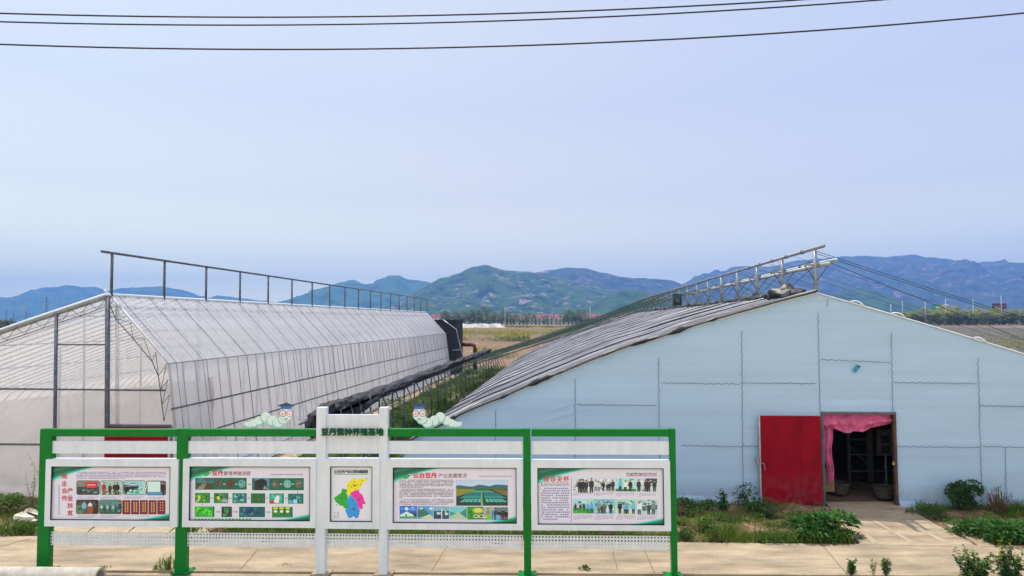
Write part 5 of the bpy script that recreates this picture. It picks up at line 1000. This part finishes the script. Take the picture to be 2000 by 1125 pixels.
for i in range(n_):
    j = (i + 1) % n_; fs += [(i, j, n_ + j, n_ + i), (2 * n_ + j, 2 * n_ + i, 3 * n_ + i, 3 * n_ + j), (j, i, 2 * n_ + i, 2 * n_ + j), (n_ + i, n_ + j, 3 * n_ + j, 3 * n_ + i)]
m.raw(vs, fs, M['concrete3']); tag(m.build('concrete_pipe', None, loc=e0, bevel=.006), 'grey concrete pipe lying at the bottom left by the first post', 'pipe')

# ------------------------------------------------------------------ far field: trees, houses, poles, boards
def treeproto(name, h, w, n, mt, seed, lab, group, ls=.55, low=.18):
    r = random.Random(seed); root = thing(name, (0, 0, 0), lab, 'tree', group); t = MB(); c = MB()
    t.tube([(0, 0, -.2), (r.uniform(-.2, .2), 0, h * .4), (r.uniform(-.3, .3), 0, h * .85)], h * .018, LM['bark'], 5, .03)
    lumps = [(r.gauss(0, w * .22), r.gauss(0, w * .22), h * r.uniform(low + .1, .92), r.uniform(.16, .30)) for _ in range(13)]
    for x, y, z, k in lumps: t.tube([(0, 0, z * .6), (x, y, z)], h * .006, LM['bark'], 4, .02)
    for i in range(n):
        x, y, z, k = r.choice(lumps); v = rv(r, -1, 1) * r.uniform(.4, 1); q = Vector((x + v.x * k * w, y + v.y * k * w, max(h * low * .7, z + v.z * k * h * .6))); leaf(c, q, rv(r, -.8, 1), ls * r.uniform(.9, 1.9), ls * .6, LM[mt], .1)
    t.build('trunk', root); c.build('crown', root); return root
r_ = random.Random(12)
protos = [treeproto('tree', 11.5, 7.5, 460, 'far', 100 + i, '', 'trees in front of the village') for i in range(4)]; used = [0] * 4
def place(pr, used, x, y, s, rz, lab, group=None):
    i = sum(used) % len(pr); o = pr[i] if not used[i] else copy_tree(pr[i]); used[i] += 1
    o.location = (x, y, -.05); o.scale = (s, s, s * r_.uniform(.9, 1.15)); o.rotation_euler.z = rz; o['label'] = lab
    if group: o['group'] = group
    return o
px = 866
while px < 1150:
    if not (1000 < px < 1100 and r_.random() < .45):
        q = at_y(px, 630, r_.uniform(545, 575)); place(protos, used, q.x, q.y, (1.05 if px < 1000 or px > 1085 else .8) * r_.uniform(.8, 1.25), r_.uniform(0, 6), 'distant green tree in the row in front of the red roofed houses')
    px += r_.uniform(4, 7)
# right-hand belt: tall pale willows behind a dark hedge of bushes
pw = [treeproto('willow', 10.2, 9, 620, 'willow', 120 + i, '', 'pale trees of the right belt', .6, .12) for i in range(3)]; uw = [0] * 3
pd = [treeproto('hedge_bush', 6, 7, 420, 'dk', 130 + i, '', 'dark bushes of the right belt', .6, .05) for i in range(3)]; ud = [0] * 3
px = 1690
while px < 2120:
    q = at_y(px, 625, r_.uniform(425, 445)); s_ = .62 + .4 * min(1, max(0, (px - 1690) / 160)); place(pw, uw, q.x, q.y, s_ * r_.uniform(.85, 1.1), r_.uniform(0, 6), 'pale yellow green tree behind the dark hedge on the right'); px += r_.uniform(8, 13)
px = 1715
while px < 2120:
    q = at_y(px, 630, r_.uniform(395, 408)); place(pd, ud, q.x, q.y, r_.uniform(.85, 1.15), r_.uniform(0, 6), 'dark green bush in the hedge below the pale trees on the right'); px += r_.uniform(9, 14)
pl_ = [treeproto('hedge_bush', 6.5, 7, 420, 'dk', 140 + i, '', 'bushes beyond the left greenhouse', .6, .05) for i in range(2)]; ul = [0] * 2
for px in (-60, -38, -15, 2, 16, 30, 44):
    q = at_y(px, 632, 330 + r_.uniform(-10, 10)); place(pl_, ul, q.x, q.y, r_.uniform(.85, 1.1) * (.8 if px > 20 else 1), r_.uniform(0, 6), 'dark green bush showing at the far left over the film roof')
# village of red roofed houses
ROOF, WALLW, WIN, TIM = mat('red tiled roof', (.26, .05, .055), .8, .15, .5), mat('white house wall', (.62, .60, .56), .8, .08, .4), mat('dark window', (.05, .06, .08), .2), mat('brown gable trim', (.16, .07, .06), .8)
W_, D_ = 9.6, 10
hv = thing('house', (0, 0, 0), '', 'house', 'red roofed village houses')
m = MB(); m.box((-W_ / 2, 0, -.2), (W_ / 2, D_, 6.4), WALLW); m.build('wall', hv)
m = MB(); m.prism([(-W_ / 2 - .2, 6.4), (W_ / 2 + .2, 6.4), (W_ / 2 + .2, 6.5), (-W_ / 2 - .2, 6.5)], -.7, D_ + .7, ROOF); m.raw([(-W_ / 2, -.6, 6.5), (W_ / 2, -.6, 6.5), (W_ / 2, D_ / 2, 9.4), (-W_ / 2, D_ / 2, 9.4), (-W_ / 2, D_ + .6, 6.5), (W_ / 2, D_ + .6, 6.5)], [(0, 1, 2, 3), (3, 2, 5, 4), (0, 3, 4), (1, 5, 2)], ROOF); m.build('roof', hv)
m = MB(); m.prism([(-2.9, 5.2), (2.9, 5.2), (2.9, 6.3), (0, 8.9), (-2.9, 6.3)], -1.1, 3.4, WALLW); m.build('gable', hv)
m = MB(); m.prism([(-3.5, 6.0), (-3.1, 5.9), (0, 8.75), (3.1, 5.9), (3.5, 6.0), (0, 9.3)], -1.3, 3.5, ROOF); m.build('gable_roof', hv)
m = MB(); m.box((-W_ / 2 + .3, -1.0, 2.9), (W_ / 2 - .3, -.02, 3.3), TIM); m.build('balcony', hv)
for x in (-3.3, 0, 3.3):
    for z in (.6, 3.7): m = MB(); m.box((x - .8, -.08, z), (x + .8, -.01, z + 1.7), WIN); m.build('window', hv)
m = MB(); m.box((-.7, -1.18, 6.1), (.7, -1.11, 7.2), WIN); m.build('window', hv)
first = True
for i, px in enumerate([852, 876, 900, 925, 949, 973, 997, 1022, 1046, 1070, 1094, 1118, 1142, 1166, 1190, 1215]):
    q = at_y(px, 630, 600 + (i % 2) * 3); o = hv if first else copy_tree(hv); first = False; o.location = (q.x, q.y, 0); o.scale = (1, 1, 1.0 + .07 * (i % 3 == 0)); o['label'] = 'white two storey house with red roof and gable in the distant village row'
def pole(px, base_y_depth, top, lab, arm=True):
    b = at_y(px, 630, base_y_depth); z = at_y(px, top, base_y_depth).z; t = thing('utility_pole', (b.x, b.y, 0), lab, 'utility pole', 'concrete utility poles'); m = MB((b.x, b.y, 0)); m.tube([(b.x, b.y, -.3), (b.x, b.y, z)], .30, M['steel_light'], 8, .2); m.build('shaft', t, True)
    m = MB((b.x, b.y, 0))
    if arm: m.box((b.x - 1.0, b.y - .1, z - .9), (b.x + 1.0, b.y + .1, z - .7), M['steel_dark'])
    for k in (-.9, 0, .9): m.tube([(b.x + k, b.y, z - .75), (b.x + k, b.y, z - .35)], .09, M['steel'], 5)
    m.build('cross_arm', t)
pole(986.5, 500, 600, 'pale utility pole in front of the village, right of the dark shed'); pole(1153, 500, 599, 'pale utility pole in front of the village, near the dark green ropes')
for x, y, l in ((1741, 595, 'leftmost utility pole at the right tree belt'), (1763.5, 588, 'utility pole at the tree belt, second from the left'), (1808, 590, 'utility pole just left of the teal billboard'), (1848, 585, 'utility pole in front of the white end of the teal billboard'), (1902, 585, 'utility pole between the two billboards'), (1957, 578, 'tallest utility pole, in front of the dark billboard')): pole(x, 418, y, l)
def billboard(x0, x1, y0, y1, cols, lab, marks):
    Dp = 470; a, b = at_y(x0, y1, Dp), at_y(x1, y0, Dp); t = thing('billboard', ((a.x + b.x) / 2, Dp, 0), lab, 'billboard', 'far billboards'); o = ((a.x + b.x) / 2, Dp, 0); m = MB(o); W = b.x - a.x
    for f0, f1, c in cols: m.box((a.x + W * f0, Dp - .3, a.z), (a.x + W * f1, Dp + .2, b.z), c)
    r = random.Random(int(x0))
    for i, (f0, f1, g0, g1, c) in enumerate(marks): m.box((a.x + W * f0, Dp - .36 - .01 * i, a.z + (b.z - a.z) * g0), (a.x + W * f1, Dp - .305, a.z + (b.z - a.z) * g1), c)
    m.build('panel', t); m = MB(o)
    for f in (.2, .8): m.tube([(a.x + W * f, Dp + .5, -.2), (a.x + W * f, Dp + .5, b.z)], .3, M['steel_dark'], 6)
    m.build('leg', t)
TE, WH = mat('teal board', (.01, .26, .24), .5), mat('white board', (.70, .75, .75), .5); DB, RD = mat('dark board', (.03, .02, .05), .5), mat('red mark', (.35, .03, .05), .5); YG = mat('green mark', (.2, .45, .1), .5)
billboard(1819.5, 1852, 594.5, 606.5, [(0, .61, TE), (.61, 1, WH)], 'teal and white billboard above the right tree belt', [(.06, .14, .35, .65, YG), (.24, .32, .35, .7, WH), (.34, .42, .35, .7, WH), (.44, .55, .3, .65, WH), (.66, .78, .4, .7, TE), (.82, .94, .4, .7, TE), (.66, .94, .15, .28, RD)])
billboard(1938.5, 1965, 592.5, 603, [(0, 1, DB)], 'dark billboard with reddish marks at the far right', [(.1, .22, .3, .7, RD), (.26, .36, .3, .6, RD), (.42, .52, .3, .7, RD), (.62, .72, .3, .6, RD), (.78, .9, .3, .7, RD)])
def pylon(px, top, Dp, base, w, lab):
    b = at_y(px, 628, Dp); zt_ = at_y(px, top, Dp).z; t = thing('pylon', (b.x, b.y, 0), lab, 'pylon', 'lattice pylons'); m = MB((b.x, b.y, 0)); cs = [(-1, -1), (1, -1), (1, 1), (-1, 1)]; st = .22 * Dp / 1300
    wz = lambda z: w * (1 - .8 * min(1, z / (zt_ * .75))) 
    hs_ = [zt_ * k / 9 for k in range(10)]
    for cx, cy in cs: m.tube([(b.x + cx * wz(z), b.y + cy * wz(z), z) for z in hs_], st, M['steel_dark'], 4)
    for z0, z1 in zip(hs_, hs_[1:]):
        for cy in (-1, 1): m.tube([(b.x - wz(z0), b.y + cy * wz(z0), z0), (b.x + wz(z1), b.y + cy * wz(z1), z1)], st * .6, M['steel_dark'], 4); m.tube([(b.x + wz(z0), b.y + cy * wz(z0), z0), (b.x - wz(z1), b.y + cy * wz(z1), z1)], st * .6, M['steel_dark'], 4)
    m.build('tower', t); m = MB((b.x, b.y, 0))
    for k in (.72, .84, .95): m.tube([(b.x - w * 1.1, b.y, zt_ * k), (b.x, b.y, zt_ * k + .8), (b.x + w * 1.1, b.y, zt_ * k)], st, M['steel_dark'], 4)
    m.build('cross_arm', t)
pylon(90, 580, 1250, 0, 3.2, 'tallest lattice pylon over the left film roof'); pylon(648, 585, 1900, 0, 4, 'lattice pylon above the ridge posts of the film greenhouse'); pylon(12, 605, 1800, 0, 3.5, 'small lattice pylon at the far left edge')
pylon(26, 607, 1800, 0, 2.6, 'small lattice pylon left of the lamp mast'); pylon(51, 606, 1700, 0, 2.6, 'small lattice pylon right of the lamp mast')
b = at_y(43, 628, 700); z = at_y(43, 600, 700).z; t = thing('lamp_mast', (b.x, b.y, 0), 'slim lamp mast with a round head at the far left', 'lamp mast'); m = MB((b.x, b.y, 0)); m.tube([(b.x, b.y, 0), (b.x, b.y, z)], .4, M['steel_light'], 6, .3); m.build('shaft', t); m = MB((b.x, b.y, 0)); m.tube([(b.x, b.y, z), (b.x, b.y, z + 1.1)], 1.5, M['steel_light'], 10); m.build('lamp_head', t)
# field strips
def strip_plants(name, x0, x1, y0, y1, n, hh, mts, seed, lab, ls=.35):
    r = random.Random(seed); m = MB()
    for i in range(n):
        px, py = r.uniform(x0, x1), r.uniform(y0, y1); q = Z(px, py)
        if noise.noise(Vector((q.x * .09, q.y * .05, seed))) < -.05 + r.uniform(-.2, .2): continue
        q.z = hh * r.random() ** 1.2; mt = mts[0] if q.z < hh * .5 else mts[-1]; leaf(m, q, rv(r, -.2, 1), ls * r.uniform(.6, 1.4), ls * .3, LM[mt], .1)
    tag(m.build(name), lab, 'field plants', None, 'stuff')
strip_plants('rapeseed', 880, 1035, 664, 667, 5200, 1.9, ('weed', 'rape'), 51, 'yellow flowering rapeseed strip across the brown field', .4)
strip_plants('weeds', 880, 1120, 649, 656, 6500, 1.6, ('weed', 'rape'), 52, 'green weedy strip across the brown field', .4)
strip_plants('rapeseed', 980, 1140, 636.5, 638, 2600, 1.1, ('rape', 'yellow'), 53, 'thin far yellow strip below the village', .7)
strip_plants('crop', 985, 1130, 638.5, 640.5, 2600, .5, ('dk', 'far'), 54, 'dark green far crop strip', .7)
strip_plants('rapeseed', 1860, 2120, 652, 690, 7000, .6, ('weed', 'rape'), 55, 'yellow flowering patch in the dark field at the right edge', .25)
strip_plants('rapeseed', 930, 1012, 690, 700, 2400, .9, ('weed', 'rape'), 56, 'yellow green weeds beyond the end of the quilt roll', .22)
m = MB()
for i in range(80):
    t = 60 + i * 3.4; m.grid(lambda a, b: tuple(Vector((46 + 190 * a - 26, t + 1.2 * b + 2 * noise.noise(Vector((a * 9, i, 0))), .02 + .18 * math.sin(math.pi * b) + .10 * noise.noise(Vector((a * 90, b * 2, i)))))), 90, 3, M['mulch'])
tag(m.build('mulch_rows', None, True), 'rows of black and clear plastic mulch on the right hand field', 'mulch', None, 'stuff')
a = Z(868, 640); m = MB(a); W = Z(990, 640).x - a.x
m.grid(lambda u, v: (a.x + W * u, a.y + 14 * (v - .5), -.05 + (2.4 * math.sin(math.pi * v) ** .8 * min(1, 9 * (1 - u)) * (1 + .25 * fbm((u * 9, v * 2, 3), 4)))), 120, 14, mat('white sheeted earth', (.34, .27, .22), .8, .3, .25, .5, 1, col2=(.56, .55, .55)))
tag(m.build('earth_mound', None, True, loc=a), 'long pale sheeted earth mound in front of the village trees', 'mound')
r_ = random.Random(77); m = MB()
for i in range(170):
    q = Z(r_.uniform(890, 1110), r_.uniform(642, 700)); s_ = r_.uniform(.12, .4); m.face([q + Vector((r_.uniform(-1, 1) * s_, r_.uniform(-1, 1) * s_ * 2, .02 + .1 * r_.random())) for _ in range(3)], M['white'])
tag(m.build('plastic_scraps'), 'scraps of white plastic scattered over the brown field', 'litter', None, 'stuff')

# ------------------------------------------------------------------ haze
hz = bpy.data.materials.new('haze air'); hz.use_nodes = True; t = hz.node_tree; t.nodes.remove(t.nodes['Principled BSDF']); v = t.nodes.new('ShaderNodeVolumePrincipled')
v.inputs['Color'].default_value = (.19, .41, 1.0, 1); v.inputs['Density'].default_value = 2.5e-4; v.inputs['Anisotropy'].default_value = .1; t.links.new(v.outputs[0], t.nodes['Material Output'].inputs['Volume'])
m = MB(); m.box((-7100, -60, -1.6), (7100, 7300, 480), hz); tag(m.build('haze'), kind='stuff')
